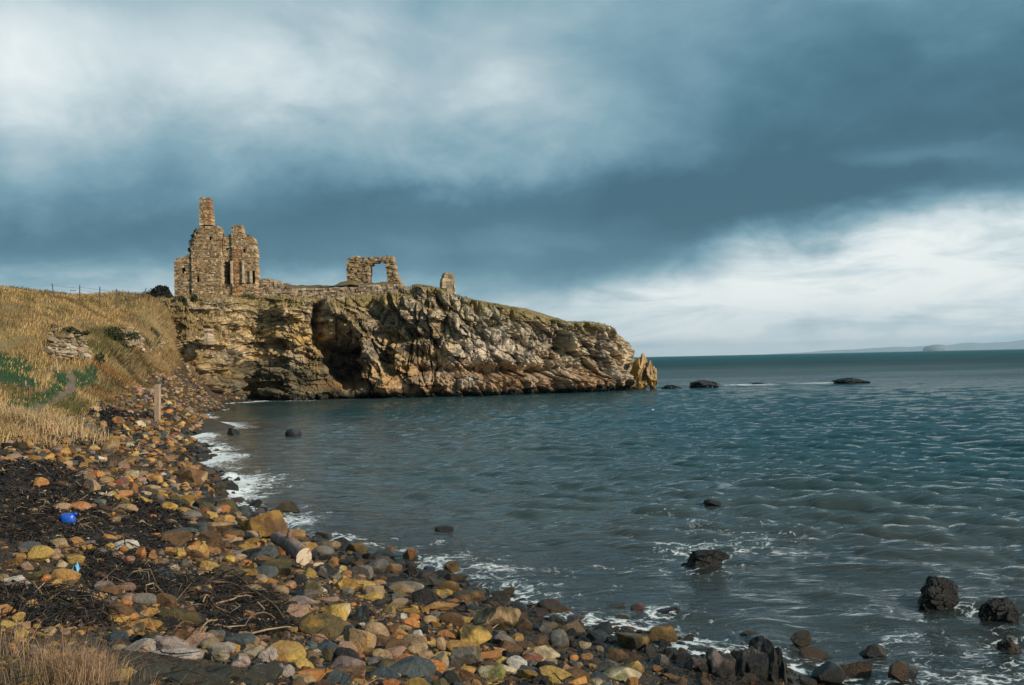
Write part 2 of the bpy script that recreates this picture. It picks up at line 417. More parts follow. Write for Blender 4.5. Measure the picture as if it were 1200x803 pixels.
# ================================================================== the headland
SKY = np.array([(140, 351), (195, 351.5), (220, 350.5), (250, 349.5), (303, 348), (350, 349), (400, 350), (440, 345), (470, 339), (485, 336), (505, 336), (530, 342), (560, 351.5), (600, 360.5), (650, 372), (680, 377.5), (700, 379), (715, 380), (724, 382), (732, 387), (738, 394), (742, 402)])
plan = [(-62, 119), (-50, 116), (-42, 111.5), tuple(hitz(222, 462, 1.2)[:2]), tuple(hitz(262, 466, .6)[:2])] + [tuple(hitz(x, y, 0)[:2]) for x, y in
        [(300, 469.5), (340, 469.5), (400, 467.5), (440, 466.5), (500, 465.5), (560, 464), (600, 462.5), (650, 460.5), (700, 458.5), (728, 457)]] + [(15.2, 131), (16.2, 134), (15.2, 140), (9, 148), (-10, 156), (-62, 166)]
plan = np.array(plan, float)
seg = np.r_[0, np.cumsum(np.linalg.norm(np.diff(plan, axis=0), axis=1))]
iF = [i for i, p in enumerate(plan) if p[1] < 133 and p[0] > 14][-1]
s_front = seg[iF+1]
ss = np.concatenate([np.linspace(0, seg[2], 50)[:-1], np.linspace(seg[2], s_front+4, 620)[:-1], np.linspace(s_front+4, seg[-1], 60)])
bx = np.interp(ss, seg, plan[:, 0]); by = np.interp(ss, seg, plan[:, 1])
def smooth1(a, k):
    ker = np.ones(k)/k; return np.convolve(np.pad(a, k//2, mode='edge'), ker, 'valid')[:len(a)]
bx, by = smooth1(bx, 9), smooth1(by, 9)
tx, ty = np.gradient(bx, ss), np.gradient(by, ss); tl = np.hypot(tx, ty); nx, ny = smooth1(-ty/tl, 31), smooth1(tx/tl, 31)   # inward normal
cu, cvv = project(np.c_[bx, by, np.zeros(len(bx))])
front = ss <= s_front+1.5
spx = np.clip(bx, -62, 8); spy = 137+np.clip((-20-spx)*0.12, 0, 8)
spz = np.interp(spx, [-62, -38, -30, -12, -4, 2, 8], [12.2, 12.6, 12.5, 12.9, 12.2, 11.2, 9.2])
inset = np.where(front, 2.6-1.7*sstep(cu, 640, 725), 4.0)
zt = CAMZ+(np.interp(cu, SKY[:, 0], [hor(a)-b for a, b in SKY])/FPX)*(by+inset)
w = sstep(ss, s_front+1.0, s_front+10)
zt = zt*(1-w)+(np.interp(bx, [-62, -10, 8, 16], [12, 12, 8.8, 5.5]))*w
NR = 150; t = np.linspace(0, 1, NR)
I, T = np.meshgrid(np.arange(len(ss)), t, indexing='ij')
Zc = -1.6+T*(zt[I]+1.6)
roundi = np.where(T > .88, ((T-.88)/.12)**2.2, 0)
ins = inset[I]*(0.62*T+0.38*roundi)
Xc = bx[I]+nx[I]*ins; Yc = by[I]+ny[I]*ins
PU, PV = project(np.c_[Xc.ravel(), Yc.ravel(), Zc.ravel()]); PU = PU.reshape(I.shape); PV = PV.reshape(I.shape)
fr = 1-sstep(ss[I], s_front+2, s_front+8)
Pf = np.c_[Xc.ravel(), Yc.ravel(), Zc.ravel()]
S2 = np.c_[ss[I].ravel(), np.zeros(I.size), Zc.ravel()]
lft = 1-sstep(PU, 350, 400).ravel()                       # left part: level beds; right part: beds dipping to the right
dip = np.where(lft[:, None] > .5, 1.0, 1.0)
wp = np.c_[fbm(S2*.25, 3, 41), fbm(S2*.25, 3, 42), fbm(S2*.25, 3, 43)]*.7
SW = S2+wp
rot = math.radians(24)
SR = np.c_[SW[:, 0]*math.cos(rot)+SW[:, 2]*math.sin(rot), SW[:, 1], -SW[:, 0]*math.sin(rot)*(-1)+SW[:, 2]*math.cos(rot)]
f1, f2, idc, df = worley(SR*np.array([.22, 1, .24]), 50, True)
g1, g2, idg, dg = worley(SR*np.array([.55, 1, .62])+7, 60, True)
h1, h2, idh, dh = worley(SW*np.array([1.4, 1, 1.6])+3, 70, True)
j1, j2, idj = worley(SW*np.array([.55, 1, .10])+11, 75); crackv = (1-sstep(j2-j1, 0, .12))*sstep(fbm(S2*.2, 2, 77), -.15, .2)
def facet(i_, d_, a): return ((i_*7.13) % 1-.5)*d_[:, 0]*a+((i_*13.7) % 1-.6)*d_[:, 2]*a
bed = SW[:, 2]*1.25+fbm(S2*np.array([.12, 1, .3]), 2, 81)*1.2
bedstep = (vnoise(np.c_[np.floor(bed)*3.7, np.zeros(len(bed)), SW[:, 0]*.12], 83))
bed2 = SW[:, 2]*3.4+fbm(S2*.3, 2, 85); bst2 = vnoise(np.c_[np.floor(bed2)*3.1, np.zeros(len(bed2)), np.floor(SW[:, 0]*.7)*2.3], 87)
crack = 1-sstep(f2-f1, 0.0, 0.14); crack2 = 1-sstep(g2-g1, 0, .14); crack3 = 1-sstep(h2-h1, 0, .16)
Dr = 1.5*fbm(S2*.11, 2, 91)+(idc-.5)*2.3+facet(idc, df, 2.2)+(idg-.5)*1.15+facet(idg, dg, 1.9)+(idh-.5)*.26+facet(idh, dh, .40)+bst2*.22-crack*.6-crack2*.35-crack3*.18-crackv*.9+(idj-.5)*.9+fbm(Pf*1.6, 4, 95)*.20
Dl = .8*fbm(S2*.11, 2, 92)+bedstep*.95+bst2*.42+(idg-.5)*.4+facet(idg, dg, .6)+(idh-.5)*.22+facet(idh, dh, .3)-crack2*.25+fbm(Pf*1.6, 4, 96)*.22
D = (Dr*(1-lft)+Dl*lft).reshape(I.shape)
def Gp(x, y, sx, sy): return np.exp(-((PU-x)/sx)**2-((PV-y)/sy)**2)
def Lp(pts, wd):
    d = np.full(PU.shape, 1e9)
    for (x1, y1), (x2, y2) in zip(pts[:-1], pts[1:]):
        dx, dy = x2-x1, y2-y1; tt = np.clip(((PU-x1)*dx+(PV-y1)*dy)/(dx*dx+dy*dy), 0, 1)
        d = np.minimum(d, np.hypot(PU-x1-tt*dx, PV-y1-tt*dy))
    return np.exp(-(d/wd)**2)
smoothface = Gp(572, 408, 42, 17)
D = D*(1-.7*smoothface)
D += 2.2*Lp([(392, 368), (420, 380), (436, 410)], 14)
D -= 3.8*Lp([(374, 358), (371, 380), (376, 405)], 6)
PUj = PU+(fbm(S2*.5, 3, 121).reshape(I.shape))*12; PVj = PV+(fbm(S2*.5, 3, 122).reshape(I.shape))*12
D -= 7.0*np.clip(1.5*np.exp(-((PUj-400-.35*(PVj-420))/17)**4-((PVj-426)/22)**4), 0, 1)
D += 1.6*sstep(PV, 436, 446)*sstep(PU, 440, 462)*(1-sstep(PU, 715, 735)) + 2.2*Gp(455, 456, 24, 9) + 2.4*Gp(400, 462, 34, 9)
D -= 1.3*np.exp(-((PV-433)/5)**2)*sstep(PU, 440, 500)*(1-sstep(PU, 650, 690))
for pts, wd, dep in [([(512, 345), (522, 372), (512, 398)], 5, 1.3), ([(556, 356), (580, 382), (612, 404)], 4, 1.0), ([(690, 384), (700, 402), (716, 420)], 5, 1.1), ([(655, 382), (662, 412)], 4, .8), ([(620, 372), (640, 402)], 3.5, .7), ([(540, 352), (552, 395)], 3, .7),
                     ([(468, 402), (500, 420), (492, 438)], 8, .9), ([(222, 425), (236, 462)], 5, 1.6), ([(262, 428), (270, 464)], 5, 1.8), ([(278, 424), (296, 462)], 4, 1.2), ([(271, 395), (271, 418)], 2.5, 1.1), ([(318, 400), (330, 412)], 6, .8), ([(440, 356), (458, 378)], 4, .8), ([(430, 390), (500, 396)], 4, .8)]:
    D -= dep*Lp(pts, wd)
D += 1.4*Gp(247, 445, 14, 20)+.8*Gp(284, 446, 5, 20)+1.0*Gp(310, 450, 12, 14)+.9*Gp(583, 425, 30, 8)+.7*Gp(300, 380, 40, 6)
D += 3.2*sstep(PU, 300, 190)*sstep(PV, 350, 430)*.6
D *= fr*(1-.75*roundi)*np.clip(T*5, .3, 1)
D += (1-fr)*(fbm(Pf*.3, 4, 97)*1.4).reshape(I.shape)
Xc = Xc-nx[I]*D; Yc = Yc-ny[I]*D
Zc = Zc+(fbm(Pf*.9, 3, 99)*.35).reshape(I.shape)*(T > .8)*1.0
# colours of the rock
def C3(*c): return np.array(c)
n_a = fbm(S2*np.array([.35, 1, .6]), 4, 101).reshape(I.shape); n_b = fbm(Pf*.9, 4, 103).reshape(I.shape); n_c = fbm(Pf*2.2, 3, 105).reshape(I.shape)
cc = np.zeros(I.shape+(3,)); cc[:] = C3(.37, .28, .17)
def blend(mask, c): 
    global cc
    m = np.clip(mask, 0, 1)[..., None]; cc = cc*(1-m)+C3(*c)*m
GID, HID = idg.reshape(I.shape), idh.reshape(I.shape)
blend(sstep(n_a, .02, .35)*.8, (.36, .235, .085)); blend(sstep(-n_a, .05, .4)*.8, (.21, .18, .145)); blend(sstep(n_b, .12, .45)*.8, (.40, .31, .20))
blend((Gp(325, 398, 60, 22))*.9*(.75+n_b), (.44, .30, .11)); blend(Gp(300, 370, 75, 16)*.7*(.8+n_b), (.36, .275, .135))
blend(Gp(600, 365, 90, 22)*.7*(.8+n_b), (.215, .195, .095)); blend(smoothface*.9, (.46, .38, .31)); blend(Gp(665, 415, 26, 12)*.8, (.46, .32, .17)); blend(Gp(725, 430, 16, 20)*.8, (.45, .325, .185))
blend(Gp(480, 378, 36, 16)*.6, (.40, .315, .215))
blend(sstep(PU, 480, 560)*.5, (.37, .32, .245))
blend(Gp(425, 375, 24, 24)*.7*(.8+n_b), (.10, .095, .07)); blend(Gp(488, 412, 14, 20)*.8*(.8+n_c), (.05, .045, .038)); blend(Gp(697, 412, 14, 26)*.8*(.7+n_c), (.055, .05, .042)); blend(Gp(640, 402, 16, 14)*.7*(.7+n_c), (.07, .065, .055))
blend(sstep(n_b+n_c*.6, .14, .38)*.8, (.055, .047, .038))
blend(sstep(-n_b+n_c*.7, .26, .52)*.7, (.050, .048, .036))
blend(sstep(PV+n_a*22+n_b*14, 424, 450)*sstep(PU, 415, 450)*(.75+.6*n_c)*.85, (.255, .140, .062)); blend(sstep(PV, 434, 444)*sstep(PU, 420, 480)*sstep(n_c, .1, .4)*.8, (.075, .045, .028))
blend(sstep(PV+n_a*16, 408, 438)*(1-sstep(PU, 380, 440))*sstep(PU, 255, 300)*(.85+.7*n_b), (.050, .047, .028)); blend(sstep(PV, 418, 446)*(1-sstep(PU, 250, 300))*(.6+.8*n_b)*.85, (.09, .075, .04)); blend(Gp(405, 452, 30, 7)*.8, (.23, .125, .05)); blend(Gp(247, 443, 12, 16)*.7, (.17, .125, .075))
bedc = vnoise(np.c_[np.floor(bed)*5.1, np.zeros(len(bed)), np.zeros(len(bed))], 89).reshape(I.shape)
cc *= (.84+.46*GID+.35*(HID-.5)+.20*bedc*lft.reshape(I.shape))[..., None]
blend(sstep(1.0+n_b*.5, Zc, Zc+.6), (.022, .021, .016))
ledge = sstep(T, .86, .97)*sstep(.35+n_a+.4*n_b, 0, .3)
blend(ledge*.9, (.19, .15, .062))
blend(sstep(PU, 300, 200)*sstep(PV, 460, 400)*sstep(n_a+n_b*.7+.25, 0, .35), (.19, .135, .06))
cc *= 1.03
K = 34
tk = np.linspace(0, 1, K+1)[1:]**1.6
rimX, rimY, rimZ = Xc[:, -1], Yc[:, -1], Zc[:, -1]
PXc = rimX[:, None]*(1-tk)+spx[:, None]*tk; PYc = rimY[:, None]*(1-tk)+spy[:, None]*tk
PZc = rimZ[:, None]*(1-sstep(tk, 0, 1))+spz[:, None]*sstep(tk, 0, 1)
PZc = PZc+fbm(np.c_[PXc.ravel(), PYc.ravel(), np.zeros(PXc.size)]*.5, 3, 111).reshape(PXc.shape)*.16*np.minimum(tk*8, 1)
pc = np.zeros(PXc.shape+(3,)); pn = fbm(np.c_[PXc.ravel(), PYc.ravel(), np.zeros(PXc.size)]*.4, 3, 113).reshape(PXc.shape)[..., None]
pc[:] = C3(.20, .155, .068)*(1+.4*pn)
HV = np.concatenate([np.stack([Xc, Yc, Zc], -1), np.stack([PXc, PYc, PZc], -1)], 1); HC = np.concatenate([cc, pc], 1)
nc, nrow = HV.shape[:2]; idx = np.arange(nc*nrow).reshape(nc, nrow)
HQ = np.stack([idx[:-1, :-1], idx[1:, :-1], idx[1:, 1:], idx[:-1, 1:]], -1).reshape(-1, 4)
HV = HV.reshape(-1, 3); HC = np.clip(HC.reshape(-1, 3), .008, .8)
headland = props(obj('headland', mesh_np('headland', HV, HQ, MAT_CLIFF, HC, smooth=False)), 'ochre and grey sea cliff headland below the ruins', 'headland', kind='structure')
_hb = BVHTree.FromPolygons([tuple(v) for v in HV.tolist()], [tuple(q) for q in HQ.tolist()])
def top_z(x, y):
    r = _hb.ray_cast(Vector((x, y, 60)), Vector((0, 0, -1)))
    z = float(H([x], [y])[0])
    return max(z, r[0].z) if r[0] is not None else z

# ================================================================== rocks and stones: shapes and colours
PAL = dict(ochre=(.40, .220, .070), tan=(.34, .230, .125), orange=(.42, .172, .050), yellow=(.45, .295, .078), cream=(.50, .41, .26), white=(.56, .50, .42), pink=(.33, .205, .145), mauve=(.19, .145, .130),
           blue=(.045, .060, .072), teal=(.072, .086, .084), dark=(.022, .021, .020), black=(.009, .009, .009), olive=(.090, .068, .028), brown=(.130, .072, .032), red=(.20, .075, .045), grey=(.165, .145, .118), gold=(.27, .155, .036), green=(.19, .19, .06))
def stone_shape(seed, sub, kind):
    rng = np.random.RandomState(seed); v, f = ICO[sub]; v = v.copy()
    if kind in ('cut', 'slab', 'jag'):
        for k in range(rng.randint(9, 15)):
            n = rng.normal(size=3); n /= np.linalg.norm(n); d = rng.uniform(.40, .76)
            e = v@n-d; v = v-np.clip(e, 0, None)[:, None]*n
        v *= 1/np.abs(v).max(0)
    else:
        for k in range(6):
            n = rng.normal(size=3); n /= np.linalg.norm(n); d = rng.uniform(.56, .85)
            e = v@n-d; v = v-np.clip(e, 0, None)[:, None]*n*.95
    am = dict(cut=.05, slab=.05, round=.09, jag=.16, knob=.12)[kind]
    nv = v/np.linalg.norm(v, axis=1)[:, None]
    v = v*(1+am*fbm(nv*1.5+seed*1.7, 2, seed)[:, None])
    if sub >= 3: v = v*(1+(.06 if kind not in ('jag', 'knob') else .16)*fbm(v*3.2+seed, 4, seed+5, .6)[:, None])
    if kind in ('jag', 'knob'):
        f1, f2, i1 = worley(v*2.1+seed, seed); v = v*(1+.24*(i1-.5)-.12*(1-sstep(f2-f1, 0, .2)))[:, None]
    return v/np.abs(v).max(0), f
def rotz(a): c, s = math.cos(a), math.sin(a); return np.array([[c, -s, 0], [s, c, 0], [0, 0, 1]])
def stone_mesh(name, seed, sub, kind, size, yaw, tilt, col, col2=None, mat=None):
    v, f = stone_shape(seed, sub, kind); rng = np.random.RandomState(seed+99)
    v = v*np.asarray(size)/2
    R1 = rotz(yaw); ct, st = math.cos(tilt), math.sin(tilt); R2 = np.array([[1, 0, 0], [0, ct, -st], [0, st, ct]])
    R3 = np.array([[ct, 0, st], [0, 1, 0], [-st, 0, ct]])
    v = v@(R3@R2@R1).T
    L = max(size)
    n = fbm(v/L*2.6+seed*3.1, 4, seed+7); n2 = fbm(v/L*7+seed, 3, seed+8)
    c = np.array(PAL[col])[None]*(1+.35*n2[:, None])
    if col2: m = sstep(n, -.05, .18)[:, None]; c = c*(1-m)+np.array(PAL[col2])*m*(1+.3*n2[:, None])
    else: m = sstep(n, .15, .4)[:, None]*.5; c = c*(1-m)+c.mean(0)*np.array([.45, .47, .5])*m
    me = mesh_np(name, v, f, mat or MAT_STONE, np.clip(c, .006, .8), smooth=(kind == 'round'))
    return me, v
FOAMSRC = []                                               # (x, y, radius) of rocks that stand in the swell

# ================================================================== ruins
RUINC = [(.36, .25, .13), (.40, .285, .15), (.30, .20, .105), (.42, .315, .19), (.245, .16, .085), (.34, .205, .10), (.21, .155, .105), (.46, .365, .24), (.33, .25, .15), (.16, .115, .075)]
def boxes(B, rng, jit):
    """B: (n,6) centre + half sizes -> jittered six-sided stones"""
    n = len(B); sg = np.array([[-1, -1, -1], [1, -1, -1], [1, 1, -1], [-1, 1, -1], [-1, -1, 1], [1, -1, 1], [1, 1, 1], [-1, 1, 1]], float)
    V = B[:, None, :3]+sg[None]*B[:, None, 3:]+rng.uniform(-1, 1, (n, 8, 3))*jit
    F = np.array([[0, 3, 2, 1], [4, 5, 6, 7], [0, 1, 5, 4], [1, 2, 6, 5], [2, 3, 7, 6], [3, 0, 4, 7]])
    return V.reshape(-1, 3), (F[None]+8*np.arange(n)[:, None, None]).reshape(-1, 4)
def masonry(parent, outline, holes, thick, seed, pal=RUINC, sw=(.13, .42), sh=(.10, .24), name='wall', y0=0.0, tint=None, prot=.03):
    """a rubble wall in its own x-z plane: a mortar core (the wall) and its stones"""
    rng = np.random.RandomState(seed); ol = np.array(outline, float)
    x0, x1 = ol[:, 0].min(), ol[:, 0].max(); z0, z1 = ol[:, 1].min(), ol[:, 1].max()
    S, C, K = [], [], []
    z = z0
    while z < z1:
        hh = min(rng.uniform(*sh), 1.0); zc = z+hh/2
        xs = np.arange(x0, x1, .06)+.03
        ok = in_poly(xs, np.full(len(xs), zc), ol)
        for h in holes: ok &= ~in_poly(xs, np.full(len(xs), zc), np.array(h))
        run = None
        for i in range(len(xs)+1):
            if i < len(xs) and ok[i]:
                if run is None: run = xs[i]-.03
            elif run is not None:
                e = xs[i-1]+.03
                if e-run > .12:
                    K.append([(run+e)/2, y0, zc, (e-run)/2-.05, thick/2-.07, hh/2+.01])
                    x = run
                    while x < e-.02:
                        w = rng.uniform(*sw); w = min(w, e-x)
                        if e-x-w < .12: w = e-x
                        S.append([x+w/2, y0+rng.uniform(-1, 1)*prot, zc, w/2-.012, thick/2+rng.uniform(-.03, prot), hh/2-.010])
                        c = np.array(pal[rng.randint(len(pal))])*rng.uniform(.75, 1.25)
                        if tint is not None: c = tint(x+w/2, zc, c, rng)
                        C.append(c); x += w
                run = None
        z += hh
    V, F = boxes(np.array(K), rng, 0.0)
    wl = obj(name, mesh_np(name, V, F, MAT_MASON, np.tile([.16, .115, .07], (len(V), 1)), smooth=False), parent)
    V, F = boxes(np.array(S), rng, .035)
    st = obj('stonework', mesh_np('stonework', V, F, MAT_MASON, np.repeat(np.array(C), 8, 0), smooth=False), wl); props(st, kind='stuff')
    return wl
def leaf_cloud(centres, radii, n, size, cols, seed, squash=1.0):
    rng = np.random.RandomState(seed); V, F, C = [], [], []
    per = n//len(centres)
    for c, r in zip(centres, radii):
        d = rng.normal(size=(per, 3)); d /= np.linalg.norm(d, axis=1)[:, None]
        p = np.asarray(c)+d*(r*rng.uniform(.45, 1.05, (per, 1)))*np.array([1, 1, squash])
        a = rng.normal(size=(per, 3)); a /= np.linalg.norm(a, axis=1)[:, None]; b = np.cross(a, rng.normal(size=(per, 3))); b /= np.linalg.norm(b, axis=1)[:, None]
        s = size*rng.uniform(.6, 1.4, (per, 1))
        base = sum(len(v) for v in V)
        V.append(np.stack([p-a*s, p+b*s*.55, p+a*s, p-b*s*.55], 1).reshape(-1, 3)); F.append(np.arange(per*4).reshape(-1, 4)+base)
        C.append(np.repeat(np.array(cols)[rng.randint(len(cols), size=per)]*rng.uniform(.6, 1.4, (per, 1)), 4, 0))
    return np.concatenate(V), np.concatenate(F), np.concatenate(C)

# --- the ruined house
HY = 120.5
hb = at(254, 351, HY); HS = HY/FPX
hz0 = min(top_z(hb[0]+dx, HY) for dx in (-4.5, -2, 0, 2, 4.5))-.15
house = empty('ruined_house', (hb[0], HY, hb[2]-.35)); props(house, 'tall roofless sandstone ruin with a chimney on the headland', 'ruin')
def hp(pts): return [((x-254)*HS, (351-y)*HS+.35) for x, y in pts]
def zb(pts, base=372): return hp([(x, (base if y >= 350 else y)) for x, y in pts])
masonry(house, zb([(206, 351), (206, 306), (208, 303), (214, 301.5), (219, 299), (224, 298), (228.5, 297), (228.5, 351)]), [hp([(215, 314), (219, 313), (219.5, 319), (215, 319.5)])], 1.3, 1, name='side_wall', y0=.15)
masonry(house, zb([(227.5, 351), (227, 292), (225, 290), (227, 283), (230, 278), (232, 272), (236, 268), (237, 265.5), (252, 265.5), (254, 267), (258, 266), (262, 269), (262.5, 300), (262, 351)]), [hp([(233, 325), (236, 325), (236, 331), (233, 331)]), hp([(248, 278), (251, 278), (251, 282), (248, 282)])], 1.5, 2, name='tower_wall', y0=-.02)
ch = masonry(house, zb([(237, 264), (237, 252), (236.8, 240), (237.5, 232), (241, 231.5), (243, 233), (248, 232), (249.5, 233), (250, 245), (251.3, 255), (252, 264)], 265.4), [], 1.3, 3, name='chimney', tint=lambda x, z, c, r: c*np.array([1.08, .84, .7]) if -0.85 < x < -.45 and r.rand() < .8 else c*1.1)
masonry(house, zb([(262.8, 351), (263, 281), (265, 278), (269, 276), (273, 275.5), (273.8, 351)]), [hp([(264.6, 308), (272.0, 308), (272.0, 333), (264.6, 333)]), hp([(267, 290), (271, 290), (271, 295), (267, 295)])], 1.1, 4, name='window_wall', y0=.22)
masonry(house, zb([(274, 351), (274, 268), (276, 265), (281, 264), (286, 265.5), (287.5, 276), (290, 277), (293, 276), (298, 279), (301.5, 283), (301, 289), (303.5, 296), (302.5, 306), (303, 313), (304, 320), (302, 328), (302, 351)]),
        [hp([(297.2, 318), (300.8, 318), (300.8, 333), (297.2, 333)]), hp([(287.5, 293), (290.5, 293), (290.5, 298), (287.5, 298)])], 1.3, 5, name='gable_wall', y0=.05, tint=lambda x, z, c, r: c*np.array([1.05, .80, .60]) if hp([(275.5, 0)])[0][0] < x < hp([(286, 0)])[0][0] and z < hp([(0, 292)])[0][1] and r.rand() < .75 else c)
def side_return(xpx, depth, prof, seed):
    x = (xpx-254)*HS
    rng = np.random.RandomState(seed); K, S, C = [], [], []; z = -2.0
    while z < max(p[1] for p in prof):
        hh = rng.uniform(.18, .32); zc = z+hh/2; y = .55
        yl = np.interp(-zc, [-p[1] for p in prof], [p[0] for p in prof]) if zc < prof[0][1] else 0
        while y < yl:
            w = rng.uniform(.3, .65); S.append([x+rng.uniform(-.04, .04), y+w/2, zc, .45, w/2-.012, hh/2-.01]); C.append(np.array(RUINC[rng.randint(len(RUINC))])*rng.uniform(.7, 1.2)); y += w
        if yl > .7: K.append([x, (.55+yl)/2, zc, .38, (yl-.55)/2, hh/2+.01])
        z += hh
    V, F = boxes(np.array(K), rng, 0); wl = obj('return_wall', mesh_np('return_wall', V, F, MAT_MASON, np.tile([.16, .115, .07], (len(V), 1)), smooth=False), house)
    V, F = boxes(np.array(S), rng, .035); props(obj('stonework', mesh_np('stonework', V, F, MAT_MASON, np.repeat(np.array(C), 8, 0), smooth=False), wl), kind='stuff')
side_return(210.2, 6, [(1.2, 5.4), (2.5, 4.6), (4.5, 3.4), (6, 2.2), (6, -2)], 6)
side_return(231.5, 6, [(1.2, 8.6), (2.5, 7.6), (4.5, 6.6), (6, 5.5), (6, -2)], 7)
side_return(295.5, 3, [(.9, 4.5), (1.8, 3.2), (2.8, 2.2), (2.8, -2)], 8)
masonry(house, zb([(232, 351), (232, 304), (240, 300), (255, 303), (270, 299), (278, 302), (284, 306), (284, 351)]), [], .9, 9, name='rear_wall', y0=3.2)
for k, (xa, ya, yb) in enumerate([(262.2, 307.5, 333.5), (274.0, 307.5, 333.5), (287.4, 308, 333), (296.2, 318, 333)]):
    rng = np.random.RandomState(k+40); z = (351-yb)*HS+.35; B, C = [], []
    while z < (351-ya)*HS+.3:
        h = rng.uniform(.4, .7); B.append([(xa-254)*HS, -.42 if k > 0 else -.1, z+h/2, .10+rng.uniform(0, .03), .42, h/2-.012]); C.append(np.array([.40, .33, .23])*rng.uniform(.85, 1.12)); z += h
    V, F = boxes(np.array(B), rng, .012); obj('window_jamb', mesh_np('window_jamb', V, F, MAT_MASON, np.repeat(np.array(C), 8, 0), smooth=False), house)
V, F, C = leaf_cloud([((228.5-254)*HS, -.5, (351-281)*HS), ((231-254)*HS, -.45, (351-274)*HS), ((226.5-254)*HS, -.4, (351-289)*HS), ((233.5-254)*HS, -.5, (351-268.5)*HS), ((226-254)*HS, .3, (351-294)*HS)], [.5, .5, .42, .36, .35], 1500, .11, [(.016, .020, .009), (.03, .034, .013), (.012, .012, .008)], 12)
obj('ivy', mesh_np('ivy', V, F, MAT_LEAF, C, smooth=False), house)
V, F, C = leaf_cloud([((250+4*i-254)*HS, -1.0+.2*(i % 2), 0.5) for i in range(-11, 13)], [.42]*24, 1700, .10, [(.05, .055, .02), (.16, .12, .05), (.09, .08, .03)], 13, .7)
obj('weeds', mesh_np('weeds', V, F, MAT_LEAF, C, smooth=False), house)

# --- the arch
AY = 124.0; AS = AY/FPX; ab = at(432, 336, AY)
arch = empty('stone_arch', (ab[0], AY, ab[2]), math.radians(-6)); props(arch, 'ragged stone archway with one opening standing beyond the low wall', 'arch')
def ap(pts): return [((x-432)*AS, (336-y)*AS) for x, y in pts]
AC = [(.34, .24, .13), (.28, .19, .10), (.40, .295, .175), (.22, .15, .085), (.36, .27, .155), (.19, .14, .095), (.34, .24, .12)]
masonry(arch, ap([(407, 356), (408, 330), (407.5, 315), (409, 302), (418, 301), (432, 302), (433.5, 306), (435, 311), (435, 315), (434, 330), (432, 356)]), [], 1.6, 21, AC, (.2, .5), (.14, .28), 'pier', prot=.12)
masonry(arch, ap([(432.5, 302), (444, 302.4), (456, 301.3), (463, 302), (463.4, 308), (458, 313), (455, 310), (449, 307.6), (444, 308), (439, 309.5), (436, 312.5), (433.6, 310)]), [], 1.4, 22, AC, (.2, .5), (.14, .28), 'lintel', prot=.10)
masonry(arch, ap([(458, 356), (456.5, 330), (455, 320), (454, 314), (456, 310), (463.4, 308), (465, 312), (466, 320), (468, 327), (472, 333), (475, 340), (476, 356)]), [], 1.5, 23, AC, (.2, .5), (.14, .28), 'leaning_pier', prot=.12)

# --- the low wall along the edge, with its turf
LY = 122.6; LS = LY/FPX; lb = at(390, 348, LY)
lwall = empty('low_rubble_wall', (lb[0], LY, lb[2])); props(lwall, 'long low rubble wall with turf on top, joining house and arch', 'wall')
def lp(pts): return [((x-390)*LS, (348-y)*LS) for x, y in pts]
LW = [(.38, .30, .21), (.30, .23, .155), (.42, .34, .245), (.24, .18, .12), (.34, .26, .17), (.20, .14, .09)]
masonry(lwall, lp([(302, 354), (302, 327), (308, 325.5), (316, 326), (326, 328), (334, 332), (345, 336.5), (360, 339), (380, 339), (402, 337.5), (430, 336), (450, 336), (470, 335.5), (476, 338), (482, 345), (482, 354)]), [], 1.6, 31, LW, (.22, .55), (.16, .3), prot=.10)
tp = [((x-390)*LS, .35, (348-y)*LS) for x, y in [(304, 327.5), (312, 326.5), (322, 328.5), (332, 332.5), (342, 335.5), (352, 337.2), (364, 336.8), (376, 336), (388, 335), (398, 334), (410, 333.6), (422, 334), (436, 334.2), (450, 334.8), (462, 335)]]
rng = np.random.RandomState(5); tv, tf = ICO[4]; tvs, tfs = [], []
pts = np.array(tp); un = np.linspace(0, len(pts)-1, 90); ctr = np.c_[[np.interp(un, range(len(pts)), pts[:, k]) for k in range(3)]].T
ring = 12; TV = []
for i, c in enumerate(ctr):
    hgt = .42+.25*vnoise(np.array([[i*.17, 0, 0]]), 3)[0]
    for k in range(ring):
        a = math.pi*k/(ring-1); TV.append(c+np.array([0, .25-1.15*math.cos(a), hgt*math.sin(a)*.9-.12]))
TV = np.array(TV); TV += (fbm(TV*1.3, 3, 8)[:, None])*np.array([.1, .1, .22])
ii = np.arange(90*ring).reshape(90, ring); TF = np.stack([ii[:-1, :-1], ii[1:, :-1], ii[1:, 1:], ii[:-1, 1:]], -1).reshape(-1, 4)
obj('turf', mesh_np('turf', TV, TF, MAT_SOIL, np.array([.12, .098, .045])*(1+.4*fbm(TV*.8, 3, 9)[:, None])), lwall)

# --- the lone pillar near the tip
PY = 124.0; PS = PY/FPX; pb = at(525, 343, PY)
pil = empty('stone_pillar', (pb[0], PY, pb[2]), math.radians(18)); props(pil, 'lone stump of masonry standing on the headland crest right of the arch', 'pillar')
masonry(pil, [((x-525)*PS, (343-y)*PS) for x, y in [(516.5, 356), (516.5, 334), (517.5, 326), (519.5, 324), (521, 320.5), (526, 319.5), (529.5, 321), (531.5, 325), (532, 335), (533.5, 356)]], [], 1.3, 33, [(.25, .20, .13), (.33, .26, .165), (.17, .135, .095), (.38, .31, .20)], (.3, .8), (.25, .45), prot=.10)
mnd = at(495, 337, 123.5)
me, v = stone_mesh('rock_mound', 77, 4, 'cut', (3.6, 2.2, 1.5), .2, 0, 'olive', 'brown', MAT_CLIFF); props(obj('rock_mound', me, None, (mnd[0], mnd[1], mnd[2]-.25)), 'small turf capped rock hump between the arch and the lone pillar', 'rock')

